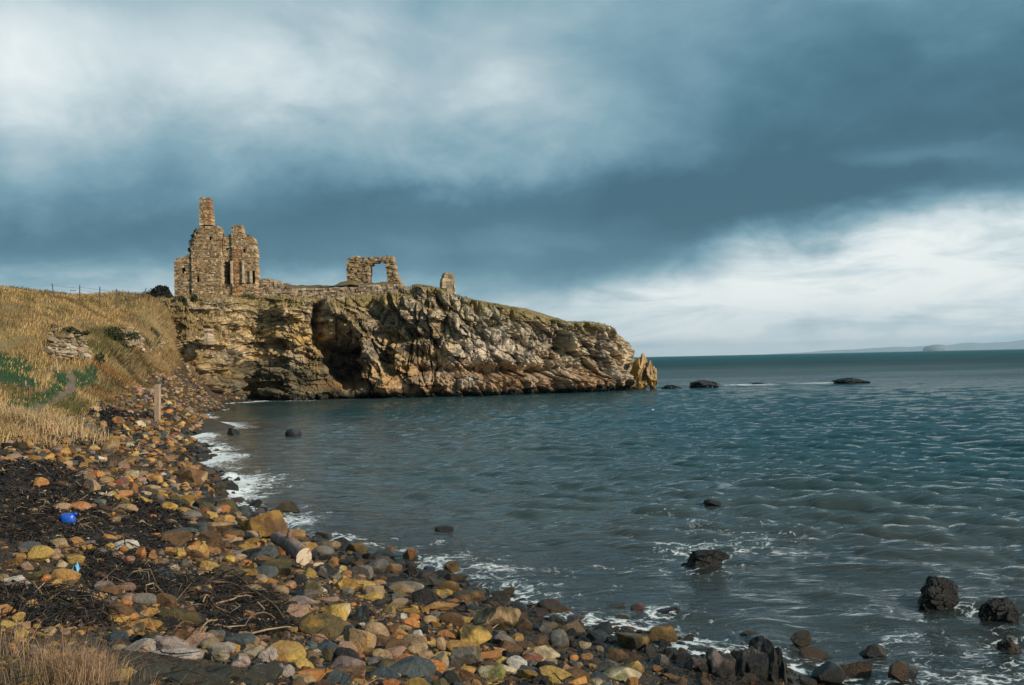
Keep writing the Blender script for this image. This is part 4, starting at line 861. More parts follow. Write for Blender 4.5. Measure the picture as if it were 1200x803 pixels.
# ================================================================== beach stones one can point to
# cx cy w h kind colour second | short description | where
CAT = '''
35 711 16 15 cut tan ochre|tan blocky stone|on black weed near the left edge
83 705 18 9 round cream -|pale cream oblong stone|on the black weed above the dry grass
22 726 16 15 cut ochre yellow|pitted ochre stone|at the left edge above the dry grass
23 743 17 13 cut yellow ochre|dull yellow stone|half hidden by dry grass stems at the left
58 741 14 12 round tan -|plain tan stone|just above the dry grass tuft
40 766 27 17 cut mauve tan|mauve slab|in the dry grass of the bottom left corner
137 748 21 18 round blue -|dark blue grey round stone|left of the lumpy pale outcrop
148 709 12 14 cut orange -|upright orange block|beside the mauve pair of stones
149 701 20 10 round mauve pink|broad mauve stone|behind the upright orange block
131 702 13 10 cut mauve -|pointed mauve stone|left of the broad mauve stone
92 742 11 6 round ochre -|tiny ochre pebble|above the tip of the dry grass
154 724 12 11 cut orange ochre|small orange cube stone|left of the yellow brown pair
212 722 58 27 slab olive dark|big dark mossy slab|left of the kelp stalk tangle
171 718 29 12 slab ochre tan|flat ochre stone|left of the big dark mossy slab
178 732 21 12 round gold ochre|golden brown round stone|below the flat ochre stone
162 736 19 20 cut tan olive|tan and green stone|above the left end of the lumpy outcrop
272 750 31 12 slab teal -|thin slate blue slab|behind the lumpy pale outcrop
292 719 14 13 cut tan orange|lone tan stone|lying inside the kelp stalk tangle
325 764 62 26 slab yellow ochre|large flat yellow slab|at the right end of the lumpy outcrop
356 780 25 12 slab yellow -|thin yellow flake|in front of the large flat yellow slab
362 757 18 18 cut teal -|squarish slate block|between the yellow slab and the navy boulder
386 760 30 20 cut blue -|navy blue angular boulder|below the long mossy boulder
375 735 54 30 round olive gold|long mossy brown boulder|right of the kelp stalk tangle
417 752 42 36 cut tan ochre|big rough tan boulder|right of the navy boulder
402 789 54 28 slab orange brown|rusty orange slab|at the bottom edge right of the yellow flake
408 773 26 17 cut orange tan|orange tan stone|above the rusty orange slab
392 718 36 24 cut yellow cream|yellow and pale grey boulder|behind the long mossy boulder
423 721 24 26 cut teal dark|dark teal pointed boulder|right of the yellow and pale boulder
423 733 12 10 round white grey|pale grey egg stone|in front of the dark teal pointed boulder
345 717 30 18 cut pink tan|flat pink stone|right of the kelp stalk tangle
436 779 22 10 round mauve -|grey mauve oval stone|left of the long slate boulder
357 711 13 7 round pink -|tiny pink pebble|above the flat pink stone
480 784 58 27 slab teal -|long slate grey boulder|lying at the bottom edge with a pale vein
511 778 28 32 cut tan grey|pale brown upright block|at the right end of the long slate boulder
490 744 16 15 round white -|smooth white egg stone|alone in the middle of the orange cobbles
463 766 30 19 cut orange pink|orange wedge|above the left end of the long slate boulder
465 747 20 12 cut orange -|small orange wedge|left of the smooth white egg stone
514 712 46 13 slab orange ochre|long flat orange stone|below the pale yellow boulder
513 720 30 12 slab blue grey|dark grey slab|under the long flat orange stone
513 695 35 18 cut cream yellow|pale yellow white boulder|near the foam at mid shore
548 700 40 19 round brown ochre|brown loaf shaped boulder|right of the pale yellow white boulder
578 724 58 40 cut tan olive|big tan split boulder|near the water left of the blue black boulder
552 744 46 33 cut yellow olive|lumpy yellow boulder with green weed|in the middle of the front beach
590 750 32 20 cut grey mauve|grey speckled boulder|right of the lumpy yellow boulder
517 757 15 21 cut tan pink|upright pinkish stone|left of the lumpy yellow boulder
541 771 44 32 cut grey olive|grey green boulder|in front of the lumpy yellow boulder
548 787 20 14 round ochre orange|round ochre cobble|in front of the grey green boulder
577 788 33 22 round green cream|green and cream egg boulder|at the bottom edge
590 775 24 14 cut yellow ochre|yellow rimmed stone|behind the green and cream egg boulder
586 763 22 16 cut tan ochre|tan humped stone|between grey speckled boulder and yellow rimmed stone
503 727 18 12 round tan yellow|tan curled stone|below the dark grey slab
484 723 16 8 round orange -|small orange bean stone|left of the tan curled stone
643 733 20 13 round tan -|half wet tan stone|at the water edge right of the blue black boulder
668 737 36 17 slab tan ochre|broad tan slab|at the water edge by the curved grey stone
655 749 24 26 round grey teal|curved grey stone|below the broad tan slab
700 747 25 18 round blue -|dark blue stone|under the black boulder near the golden pyramid
707 738 30 23 cut black dark|black wet boulder|left of the golden pyramid boulder
740 750 40 33 cut gold olive|golden pyramid boulder|at the water edge
637 766 42 31 cut cream olive|pale lichen crusted boulder|left of the orange pair
622 772 28 14 round red pink|brick red long stone|in front of the pale lichen crusted boulder
650 790 38 20 cut yellow ochre|broad ochre boulder|at the bottom edge left of the mossy slab
671 771 14 10 round orange -|left round orange cobble|right of the pale lichen crusted boulder
686 770 18 10 round ochre -|right round orange cobble|left of the small cream stone
702 761 11 9 round cream -|small cream stone|below the dark blue stone
686 757 15 12 cut cream tan|cream angular stone|left of the small cream stone
735 790 54 21 slab green cream|mossy yellow green slab|at the bottom edge below the golden pyramid
775 746 36 26 cut gold brown|golden wedge boulder|with a dark base left of the jagged outcrop
797 757 16 11 round blue dark|blue black cobble|between golden wedge and jagged outcrop
28 663 16 15 cut pink tan|rust tan block|on weed near the left edge
23 653 14 9 round ochre -|small ochre stone|behind the rust tan block
16 681 28 17 cut white pink|rough white pink stone|at the left edge of the beach
85 656 22 13 round gold yellow|mustard yellow stone|above the pale blue litter
64 653 11 7 round tan -|pale tan pebble|left of the mustard yellow stone
72 662 14 11 cut cream tan|cream shard|left of the pale blue litter
117 675 14 11 round red brown|dark red oval stone|right of the pale blue litter
118 647 14 12 round mauve -|mauve cobble|above the dark red oval stone
104 638 17 10 round mauve grey|lilac grey stone|left of the mauve cobble
144 645 14 10 round orange yellow|bright yellow orange stone|right of the mauve cobble
126 641 13 9 cut yellow -|little yellow shard|left of the bright yellow orange stone
137 652 16 11 round pink -|pale pink stone|below the bright yellow orange stone
149 658 14 12 cut red pink|reddish pink stone|right of the pale pink stone
124 690 26 16 slab brown mauve|brown weedy slab|above the pointed mauve stone
64 684 16 9 cut ochre yellow|yellow ochre flake|amid pebbles left of the brown weedy slab
52 678 12 8 round orange -|small rusty pebble|left of the yellow ochre flake
207 625 42 12 slab teal -|long teal slab|lying mid beach right of the blue container
215 633 28 9 slab tan ochre|tan sliver|under the long teal slab
237 646 16 21 cut yellow ochre|upright yellow block|in the middle beach below the long teal slab
184 628 18 10 cut orange ochre|orange brick shaped stone|at the left end of the long teal slab
163 650 15 18 cut orange -|orange triangular stone|right of the reddish pink stone
210 649 14 13 cut gold yellow|mossy gold stone|left of the upright yellow block
193 675 35 16 slab blue -|dark slate slab|in weed left of the orange capped boulder
303 650 44 26 cut teal dark|large dark slate boulder|left of the driftwood log
308 671 32 17 round teal -|blue grey slab stone|below the large dark slate boulder
229 692 34 20 cut dark ochre|orange capped black boulder|above the big dark mossy slab
270 634 30 9 slab tan -|flat tan stone|left of the large dark slate boulder
252 617 42 15 cut olive tan|olive brown block|above the flat tan stone
270 671 46 17 slab olive brown|olive brown slab|left of the blue grey slab stone
267 656 14 10 cut yellow -|bright yellow chip|above the olive brown slab
288 661 13 10 cut orange -|bright orange chip|left of the large dark slate boulder
238 669 17 14 cut tan ochre|tan angular stone|left of the olive brown slab
290 690 36 12 slab tan pink|pale long slab|behind the kelp stalk tangle
420 646 30 21 cut gold brown|golden brown block|at the foam edge right of the driftwood log
423 668 27 12 cut orange brown|orange brown slab|below the golden brown block
402 685 36 21 cut gold yellow|golden slab with dark front|below the cream speckled stone
400 668 13 13 cut cream yellow|cream speckled stone|left of the orange brown slab
384 672 32 23 cut dark grey|dark grey block|right of the driftwood log end
420 682 26 11 round brown -|brown oval stone|right of the golden slab
443 684 19 10 round tan orange|rosy tan stone|right of the brown oval stone
444 694 20 9 slab ochre -|ochre flat stone|below the rosy tan stone
337 686 18 12 round orange pink|round orange stone|below the driftwood log
329 692 17 12 round tan -|round tan stone|left of the grey green pointed boulder
360 695 28 28 cut grey olive|grey green pointed boulder|below the driftwood log
378 693 11 11 round pink cream|little rose egg stone|right of the grey green pointed boulder
325 666 42 22 cut olive dark|dark olive boulder|under the left end of the driftwood log
350 704 32 10 slab mauve pink|long dusky pink slab|in front of the grey green pointed boulder
502 682 42 17 slab brown olive|long brown slab|at the foam edge left of the gold wedge
500 672 24 10 round dark -|dark wet cobble|behind the long brown slab
476 690 42 18 round grey tan|grey and tan loaf boulder|left of the pale yellow white boulder
466 708 34 14 cut tan dark|tan and black slab|below the grey and tan loaf boulder
45 567 18 13 cut orange ochre|bright orange block|alone on black weed at upper left
82 543 16 9 round teal -|blue grey oval stone|on the upper beach at left
116 538 15 8 cut white cream|white angular stone|on the upper beach
107 571 21 19 cut pink tan|pinkish tan boulder|above the pair of pale slabs
118 580 16 9 cut cream tan|pale cream slab|below the pinkish tan boulder
131 580 13 9 cut cream yellow|cream yellow stone|right of the pale cream slab
91 595 25 14 round pink orange|peach coloured boulder|just behind the blue container
72 596 22 13 round tan pink|striped tan boulder|left of the peach coloured boulder
73 587 13 7 round ochre -|orange pebble|behind the striped tan boulder
116 590 15 10 round grey teal|smooth grey stone|right of the peach coloured boulder
105 593 13 7 round orange tan|small peach stone|between peach boulder and smooth grey stone
39 599 15 8 slab tan -|thin tan sliver stone|on black weed left of the blue container
49 531 15 9 cut orange ochre|rusty block|near the grass edge at upper left
75 517 15 13 cut orange tan|orange brown boulder|below the tan grass tuft at left
217 537 18 15 cut brown olive|brown foam side boulder|at the edge of the far foam
222 557 31 25 cut brown tan|large brown boulder|left of the flat topped foam rock
216 584 30 12 slab gold yellow|golden wet slab|below the large brown boulder
196 595 21 14 round yellow gold|yellow humped stone|left of the black brown boulders
169 587 15 11 cut yellow ochre|bright yellow wedge|above the yellow humped stone
238 593 32 20 cut dark olive|black brown boulder|below the flat topped foam rock
267 596 40 21 cut olive dark|dark ridged boulder|right of the black brown boulder
222 604 24 12 round grey -|grey humped stone|below the black brown boulder
300 617 60 34 cut brown gold|huge gold and brown boulder|at the foam edge behind the log
243 612 26 14 cut dark -|black cobble|left of the huge gold and brown boulder
177 606 11 8 round orange -|small bright orange stone|left of the grey humped stone
199 612 10 7 round pink -|salmon pebble|right of the small bright orange stone
138 494 15 12 round orange brown|orange brown cobble|near the far patch of black weed
145 502 11 10 cut yellow -|butter yellow stone|below the orange brown cobble
163 497 14 8 round white cream|white flat stone|left of the wooden post
105 503 17 11 round teal olive|grey green boulder stone|at the head of the beach
131 523 20 22 cut tan ochre|tan standing stone|on the upper beach below the post
157 533 11 9 cut yellow -|pale gold chip|right of the tan standing stone
176 560 24 14 cut brown ochre|brown lumpy stone|left of the large brown boulder
176 572 20 11 cut ochre tan|ochre wedge|below the brown lumpy stone
80 609 0 0 - - -|blue plastic container|
'''
entries = []
for ln in CAT.strip().splitlines():
    a, short, where = ln.split('|'); t_ = a.split()
    entries.append((float(t_[0]), float(t_[1]), float(t_[2]), float(t_[3]), t_[4], t_[5], None if t_[6] == '-' else t_[6], short, where))
STONES = list(STX)                                         # footprints: x, y, r
for x_ in range(826, 916, 8): q = hitz(x_, 776, .2); STONES.append((q[0], q[1], .22, .3))
n_ind = 0
for k, (cx, cy, w, h, kind, c1, c2, short, where) in enumerate(entries):
    if w == 0: continue
    p = ground_hit(cx, cy+.30*h); s = np.linalg.norm(p-CAM)/FPX
    W = w*s*1.04; sinv = (CAMZ-p[2])/np.linalg.norm(p-CAM)
    Dp = W*(.85 if w < 30 else .75); Ht = max(h*s*1.12-Dp*sinv*.45, .38*W if kind != 'slab' else .26*W)
    me, v = stone_mesh('stone', 1000+k, 4 if w > 24 else 3, kind, (W, Dp, Ht), random.Random(k).uniform(-.35, .35), random.Random(k+5).uniform(-.14, .14), c1, c2)
    big = W > .42
    o = obj('boulder' if big else 'stone', me, None, (p[0], p[1]+Dp*.15, p[2]+Ht*.20))
    props(o, short+' '+where, 'boulder' if big else 'stone', 'stones of the beach'); n_ind += 1
    STONES.append((p[0], p[1]+Dp*.15, W*.5, Ht))

# --- the driftwood log
g1_, g2_ = ground_hit(322, 650), ground_hit(357, 669); s = g2_[1]/FPX
A_ = g1_+np.array([-.05, .25, .27]); B_ = g2_+np.array([0, 0, .24]); r_ = 9.5*s
log = empty('driftwood_log', tuple(g2_)); props(log, 'sawn driftwood log with a pale cut end lying by the foam', 'log')
nL = 24; tt = np.linspace(0, 1, nL); ax = (A_-g2_)[None]*(1-tt[:, None])+(B_-g2_)[None]*tt[:, None]; ax[:, 2] += .05*np.sin(tt*3.1)
V, F, caps = tube(ax, r_*(.72+.28*tt), 28)
V = V+(fbm(V*np.array([9, 9, 9]), 3, 5)*.02)[:, None]; an = fbm(V*np.array([18, 5, 18]), 3, 6)
V += (an*.015)[:, None]
obj('bark', mesh_np('bark', V, [F, caps[0]], MAT_WOOD, np.clip(np.array([.20, .135, .115])*(1+.9*an[:, None]), .02, .6)), log)
c0 = ax[-1]; ring0 = V[-28:]; inner = []; CV = [c0+(B_-A_)*.01]; 
for q in (.35, .7, 1.0): CV += list(c0+(ring0-c0)*q+(B_-A_)/np.linalg.norm(B_-A_)*(.006 if q < 1 else .002))
CV = np.array(CV); CF3 = np.array([[0, 1+k, 1+(k+1) % 28] for k in range(28)]); CF4 = np.array([[1+28*q+k, 1+28*(q+1)+k, 1+28*(q+1)+(k+1) % 28, 1+28*q+(k+1) % 28] for q in range(2) for k in range(28)])
ccol = np.tile([.52, .42, .30], (len(CV), 1)); ccol[[1+28+4, 1+56+4, 1+4, 1+28+18, 1+56+18, 1+56+11]] = [.2, .13, .08]
obj('cut_end', mesh_np('cut_end', CV, [CF3, CF4], MAT_WOOD, ccol), log)
sb_ = ax[10]; V, F, caps = tube([sb_, sb_+np.array([.05, -.08, r_*1.0]), sb_+np.array([.08, -.1, r_*1.5])], [r_*.4, r_*.3, r_*.2], 9); obj('branch_stub', mesh_np('branch_stub', V, [F]+caps, MAT_WOOD, np.tile([.16, .11, .09], (len(V), 1))), log)
STONES.append(((A_[0]+B_[0])/2, (A_[1]+B_[1])/2, .5, .3)); STONES.append((B_[0], B_[1]-.15, .45, .3)); STONES.append((B_[0]+.25, B_[1], .4, .3))

# --- litter
def plastic(name, c, rough=.35):
    m, nt, b = new_mat(name); n = noise_n(nt, geo_pos(nt), 25, 3)
    nt.links.new(mixc(nt, n, tuple(x*.75 for x in c), c), b.inputs['Base Color']); b.inputs['Roughness'].default_value = rough; return m
MB = plastic('blue_plastic', (.010, .085, .50)); MLB = plastic('pale_blue_plastic', (.14, .42, .66), .5)
g = ground_hit(80, 615); s = g[1]/FPX
blue = empty('plastic_container', tuple(g)); blue.rotation_euler = (0, 0, .5); props(blue, 'bright blue plastic container lying on black seaweed at left', 'container')
v, f = ICO[4]; v = np.sign(v)*np.abs(v)**.55; v = v*np.array([8.6*s, 6.5*s, 7.2*s]); v[:, 2] *= 1-.18*(v[:, 0]/(8.6*s)); v += (fbm(v*9, 2, 4)*.018)[:, None]; v = v@np.array([[.96, 0, .26], [0, 1, 0], [-.26, 0, .96]])
obj('body', mesh_np('body', v+np.array([0, 0, 6.4*s]), f, MB), blue)
V, F, caps = tube([(6*s, -2*s, 11*s), (8*s, -3*s, 12.5*s), (9*s, -3.4*s, 13*s)], [2*s, 2*s, 1.9*s], 12); obj('neck', mesh_np('neck', V, [F]+caps, MB), blue)
STONES.append((g[0], g[1]-.1, .34, .2))
g = ground_hit(89, 669); s = g[1]/FPX
gx, gy = np.meshgrid(np.linspace(-1, 1, 14), np.linspace(-1, 1, 12), indexing='ij'); V = np.c_[gx.ravel()*5*s, gy.ravel()*3.6*s, np.zeros(gx.size)]
V[:, 2] = .05+.045*fbm(V*18, 3, 3)*1.6+.03*np.cos(gx.ravel()*4); V[:, :2] *= (1+.35*fbm(V*30, 2, 5))[:, None]
ii = np.arange(gx.size).reshape(14, 12); F = np.stack([ii[:-1, :-1], ii[1:, :-1], ii[1:, 1:], ii[:-1, 1:]], -1).reshape(-1, 4)
props(obj('plastic_scrap', mesh_np('plastic_scrap', V, F, MLB), None, tuple(g)), 'crumpled scrap of pale blue plastic among stones and weed', 'litter')
STONES.append((g[0], g[1]-.12, .30, .1))
p = hitz(765, 481.5, 0); s = p[1]/FPX
fl = empty('float', (p[0], p[1], 0)); props(fl, 'tiny white float bobbing on the water below the headland tip', 'float')
v, f = ICO[3]; WHT = plastic('white_plastic', (.75, .75, .72)); obj('body', mesh_np('body', v*np.array([2*s, 1.6*s, 1.1*s])+np.array([0, 0, .06]), f, WHT), fl)
V, F, caps = tube([(0, 0, .1), (0, 0, 2*s)], [.03, .02], 6); obj('stalk', mesh_np('stalk', V, [F]+caps, WHT), fl)

# ================================================================== kelp stalks
def zk(pts): return [(200+x/4.927, 640+y/4.927) for x, y in pts]
KELP = [([(215, 240), (260, 255), (330, 258), (400, 280), (442, 312)], 'long brown kelp stalk arching along the top of the tangle'), ([(440, 265), (500, 315), (540, 350), (600, 380), (655, 442)], 'thick kelp stalk running down the right side of the tangle'),
        ([(245, 330), (228, 370), (258, 402), (320, 414)], 'hooked kelp stalk at the left of the tangle'), ([(260, 368), (350, 360), (430, 335), (472, 322)], 'pale kelp stalk crossing the middle of the tangle'),
        ([(270, 462), (205, 508), (160, 556)], 'kelp stalk slanting down left below the tangle'), ([(135, 488), (80, 505), (20, 532)], 'bent stalk lying in front of the big mossy slab'),
        ([(455, 443), (540, 447), (605, 456)], 'short straight stalk in the lower right of the tangle'), ([(470, 542), (600, 536), (705, 508)], 'olive kelp stalk lying above the large yellow slab'),
        ([(520, 362), (565, 372), (620, 420), (648, 446)], 'thin stalk beside the thick right hand kelp stalk'), ([(220, 325), (188, 358)], 'stubby pale stalk at the left end of the tangle'),
        ([(485, 462), (430, 500)], 'stub of kelp stalk near the bottom of the tangle'), ([(300, 215), (380, 225), (450, 260)], 'dark stalk under the top of the tangle')]
for k, (pts, lab) in enumerate(KELP):
    P = np.array([ground_hit(*q) for q in zk(pts)]); n = len(P); u = np.linspace(0, n-1, 6*n); C_ = np.c_[[np.interp(u, range(n), P[:, j]) for j in range(3)]].T
    for _ in range(3): C_[1:-1] = (C_[:-2]+C_[1:-1]+C_[2:])/3
    C_[:, 2] += .06+.05*np.sin(np.linspace(0, math.pi, len(C_)))+.02*k/12+.02*fbm(C_*3, 2, k)
    s = P[0][1]/FPX; o0 = C_[0].copy()
    V, F, caps = tube(C_-o0, np.linspace(1.25, .75, len(C_))*s*(1.2 if 'thick' in lab else 1), 7)
    pal = (.28, .19, .10) if k in (3, 4, 7, 9) else (.12, .075, .04)
    props(obj('kelp_stalk', mesh_np('kelp_stalk', V, [F]+caps, MAT_WEED, np.tile(pal, (len(V), 1))*(1+.5*fbm(V*9+k, 2, 3)[:, None])), None, tuple(o0)), lab, 'kelp stalk', 'kelp stalks of the tangle')

# ================================================================== the rest of the stones
rng = np.random.RandomState(11)
COLK = ['ochre', 'tan', 'orange', 'yellow', 'cream', 'white', 'pink', 'mauve', 'blue', 'teal', 'dark', 'olive', 'brown', 'red', 'grey', 'gold']
PROB = np.array([19, 16, 12, 4, 1.6, .6, 4, 6, 4, 4, 15, 9, 24, 1, 6, 11.]); PROB /= PROB.sum()
def scatter(n, y0, y1, smin, smax, power=2.0, spill=.8):
    Y = np.exp(rng.uniform(np.log(y0), np.log(y1), n)) if y1/y0 > 1.5 else rng.uniform(y0, y1, n)
    xa, xb = top_x(Y)-.3, shore_x(Y)+spill
    X = xa+(xb-xa)*rng.uniform(0, 1, n)
    S = smin*(smax/smin)**(rng.uniform(0, 1, n)**power)
    return X, Y, S
parts_ = [scatter(12000, 5.2, 20, .06, .34, 1.7), scatter(14000, 5.2, 18, .03, .09, 1.0), scatter(7000, 18, 50, .10, .50, 1.6), scatter(8000, 45, 117, .16, .62, 1.5, .6), scatter(1600, 14, 60, .15, .5, 1.5, 2.0)]
X = np.concatenate([p[0] for p in parts_]); Y = np.concatenate([p[1] for p in parts_]); S = np.concatenate([p[2] for p in parts_])
_, _, wr, _ = masks(X, Y)
u_, v_ = project(np.c_[X, Y, H(X, Y)])
ok = (u_ > -140) & (u_ < 1240) & (v_ < 900)
ok &= ~(wr & ((rng.uniform(0, 1, len(X)) > .16) | (S > .17)))
ok &= H(X, Y) > -.45
ok &= ~((u_ < 135) & (v_ > 735) & (S > .12)); ok &= S < .10+.022*Y; ok &= ~((u_ > 140) & (u_ < 345) & (v_ > 768) & ((S > .09) | (v_ < 786)))
for (sx, sy, sr, sh_) in STONES: ok &= (np.hypot(X-sx, Y-sy) > sr*.72+S*.34)
X, Y, S = X[ok], Y[ok], S[ok]
order = np.argsort(-S)                                     # thin out overlaps: big ones first
X, Y, S = X[order], Y[order], S[order]
cell = {}; keep = np.ones(len(X), bool)
for i in range(len(X)):
    c = (int(X[i]//.5), int(Y[i]//.5)); hit = False
    if S[i] > .09:
        for dx in (-1, 0, 1):
            for dy in (-1, 0, 1):
                for j in cell.get((c[0]+dx, c[1]+dy), ()):
                    if (X[i]-X[j])**2+(Y[i]-Y[j])**2 < (.40*(S[i]+S[j]))**2: hit = True; break
                if hit: break
            if hit: break
    if hit and rng.uniform() < .9: keep[i] = False
    else: cell.setdefault(c, []).append(i)
X, Y, S = X[keep], Y[keep], S[keep]
Z = H(X, Y); N = len(X)
pk = PROB[None]*np.ones((N, 1))
wetm = sstep(.5-Z, 0, .4)[:, None]                         # by the water the weed-grown dark stones prevail
darkk = np.array([c in ('dark', 'blue', 'teal', 'olive', 'brown', 'grey') for c in COLK])
pk = pk*np.where(darkk[None], 1+2.2*wetm, 1-.5*wetm)
farm = sstep(Y, 70, 95)[:, None]; pk = pk*np.where(np.array([c in ('white', 'pink', 'cream', 'mauve', 'tan') for c in COLK])[None], 1+3*farm*(1-wetm), 1)
pk /= pk.sum(1, keepdims=True); ci = (pk.cumsum(1) > rng.uniform(0, 1, (N, 1))).argmax(1)
kinds = rng.choice(['cut', 'round', 'slab'], N, p=[.70, .08, .22])
dist = np.hypot(np.hypot(X, Y), CAMZ-Z); app = S/dist*FPX
u_, v_ = project(np.c_[X, Y, Z]); infr = (u_ > 4) & (u_ < 1196) & (v_ < 798)
NIND = max(0, 300-n_ind)
pick = np.argsort(-(app*infr))[:NIND]; ispick = np.zeros(N, bool); ispick[pick] = True
ar = rng.uniform(.5, .95, N); fl_ = np.where(kinds == 'slab', rng.uniform(.25, .40, N), rng.uniform(.42, .75, N)); yaw = rng.uniform(0, 6.28, N); tl_ = rng.normal(0, .18, N)
CN = dict(ochre='ochre', tan='tan', orange='rusty orange', yellow='yellow', cream='cream', white='whitish', pink='pinkish', mauve='mauve', blue='blue grey', teal='slate grey', dark='charcoal', olive='olive', brown='brown', red='brick red', grey='grey', gold='golden brown')
KN = dict(cut='angular', round='rounded', slab='flat')
ex = np.array([e[0] for e in entries]); ey = np.array([e[1] for e in entries]); used = set()
def auto_label(u, v, col, kind, a):
    dd = np.hypot(ex-u, (ey-v)*1.6); base = None
    for j in np.argsort(dd)[:5]:
        dx, dy = u-ex[j], (v-ey[j])*1.6
        rel = ('right of' if dx > 0 else 'left of') if abs(dx) > abs(dy) else ('in front of' if dy > 0 else 'behind')
        for adj in ('', 'small ' if a < 13 else 'larger '):
            lab = f"{adj}{CN[col]} {KN[kind]} stone {'just ' if dd[j] < 26 else ''}{rel} the {entries[j][7]}"
            base = base or lab
            if lab not in used: used.add(lab); return lab
    return base
for i in pick:
    col = COLK[ci[i]]; sz = (S[i]*1.15, S[i]*1.15*ar[i], S[i]*1.15*fl_[i])
    me, v = stone_mesh('stone', 3000+int(i) % 5000, 3, kinds[i], sz, yaw[i] % .8-.4, tl_[i], col)
    props(obj('stone', me, None, (X[i], Y[i], Z[i]+sz[2]*.14)), auto_label(u_[i], v_[i], col, kinds[i], app[i]), 'stone', 'stones of the beach')
def stone_mass(sel, sub, name, label):
    SH_ = {k: [stone_shape(7000+j+31*q, sub, k)[0] for j in range(10)] for q, k in enumerate(('cut', 'round', 'slab'))}
    f = ICO[sub][1]; nv = len(ICO[sub][0]); ids = np.where(sel)[0]; n = len(ids)
    B = np.stack([SH_[kinds[i]][(i*7) % 10] for i in ids])
    sz = np.c_[S[ids], S[ids]*ar[ids], S[ids]*fl_[ids]]
    B = B*sz[:, None]/2
    c, s = np.cos(yaw[ids])[:, None], np.sin(yaw[ids])[:, None]; x, y, z = B[..., 0]*c-B[..., 1]*s, B[..., 0]*s+B[..., 1]*c, B[..., 2]
    ct, st_ = np.cos(tl_[ids])[:, None], np.sin(tl_[ids])[:, None]; x, z = x*ct+z*st_, -x*st_+z*ct
    V = np.stack([x+X[ids][:, None], y+Y[ids][:, None], z+(Z[ids]+sz[:, 2]*.12)[:, None]], -1).reshape(-1, 3)
    F = (f[None]+nv*np.arange(n)[:, None, None]).reshape(-1, 3)
    pc_ = np.array([PAL[k] for k in COLK]); C_ = np.repeat(pc_[ci[ids]]*rng.uniform(.45, 1.2, (n, 1))*(1+rng.normal(0, .05, (n, 3))), nv, 0)
    return props(obj(name, mesh_np(name, V, F, MAT_STONE, np.clip(C_, .006, .8), smooth=False)), label, 'stones', kind='stuff')
rest = ~ispick
stone_mass(rest & (app > 6.2), 2+0, 'cobbles', 'countless mixed cobbles covering the curving beach')
stone_mass(rest & (app <= 6.2), 1, 'pebbles', 'small pebbles and gravel between the larger beach stones')

# ================================================================== seaweed wrack
def strips(P, L, Wd, cols, seed, lift):
    r = np.random.RandomState(seed); n = len(P); a = r.uniform(0, 6.28, n); d = np.c_[np.cos(a), np.sin(a), r.normal(0, .25, n)]; sd = np.c_[-np.sin(a), np.cos(a), r.normal(0, .5, n)]
    bend = r.normal(0, .5, (n, 1)); up = np.array([0, 0, 1.0]); V = []
    for k, (t, w) in enumerate([(-1, .5), (-.33, 1), (.33, .9), (1, .3)]):
        c = P+d*(L*t)[:, None]*.5+sd*(bend*(t*t-.5))*L[:, None]*.6+up*(lift*(1-t*t)*r.uniform(.3, 1.3, n))[:, None]
        V += [c-sd*(Wd*w)[:, None]/2, c+sd*(Wd*w)[:, None]/2]
    V = np.stack(V, 1).reshape(-1, 3); F = np.array([[0, 1, 3, 2], [2, 3, 5, 4], [4, 5, 7, 6]]); F = (F[None]+8*np.arange(n)[:, None, None]).reshape(-1, 4)
    C_ = np.repeat(np.array(cols)[r.choice(len(cols), n, p=[.40, .26, .2, .10, .04])]*r.uniform(.6, 1.4, (n, 1)), 8, 0)
    return V, F, C_
XX, YY = [], []
for g in WRACK:
    g = np.array(g); n = int(26000*(1 if g[:, 1].mean() < 30 else .4)/len(WRACK)*1.5)
    x = rng.uniform(g[:, 0].min()-.4, g[:, 0].max()+.4, n*2); y = rng.uniform(g[:, 1].min()-.4, g[:, 1].max()+.4, n*2)
    m = masks(x, y)[2]; XX.append(x[m][:n]); YY.append(y[m][:n])
sx_, sy_, _ = scatter(5000, 5.5, 60, .1, .2); XX.append(sx_); YY.append(sy_)
x = np.concatenate(XX); y = np.concatenate(YY); sc_ = np.clip(np.hypot(x, y)/14, .6, 3)
zz = H(x, y)
V, F, C_ = strips(np.c_[x, y, zz+.012], rng.uniform(.05, .20, len(x))*sc_, rng.uniform(.008, .028, len(x))*sc_, [(.010, .008, .007), (.020, .014, .010), (.035, .022, .013), (.09, .055, .028), (.30, .22, .14)], 5, .03*sc_)
ln_ = rng.choice(np.where(sc_ < 1.6)[0], 2600); V2, F2, C2 = strips(np.c_[x, y, zz+.03][ln_], rng.uniform(.25, .6, 2600), rng.uniform(.006, .014, 2600), [(.010, .008, .007), (.020, .014, .010), (.045, .028, .015), (.13, .08, .04), (.30, .22, .14)], 15, np.full(2600, .06))
F = np.concatenate([F, F2+len(V)]); V = np.concatenate([V, V2]); C_ = np.concatenate([C_, C2])
props(obj('seaweed_wrack', mesh_np('seaweed_wrack', V, F, MAT_WEED, C_, smooth=False)), 'beds of black rotting seaweed strewn over the beach', 'seaweed', kind='stuff')

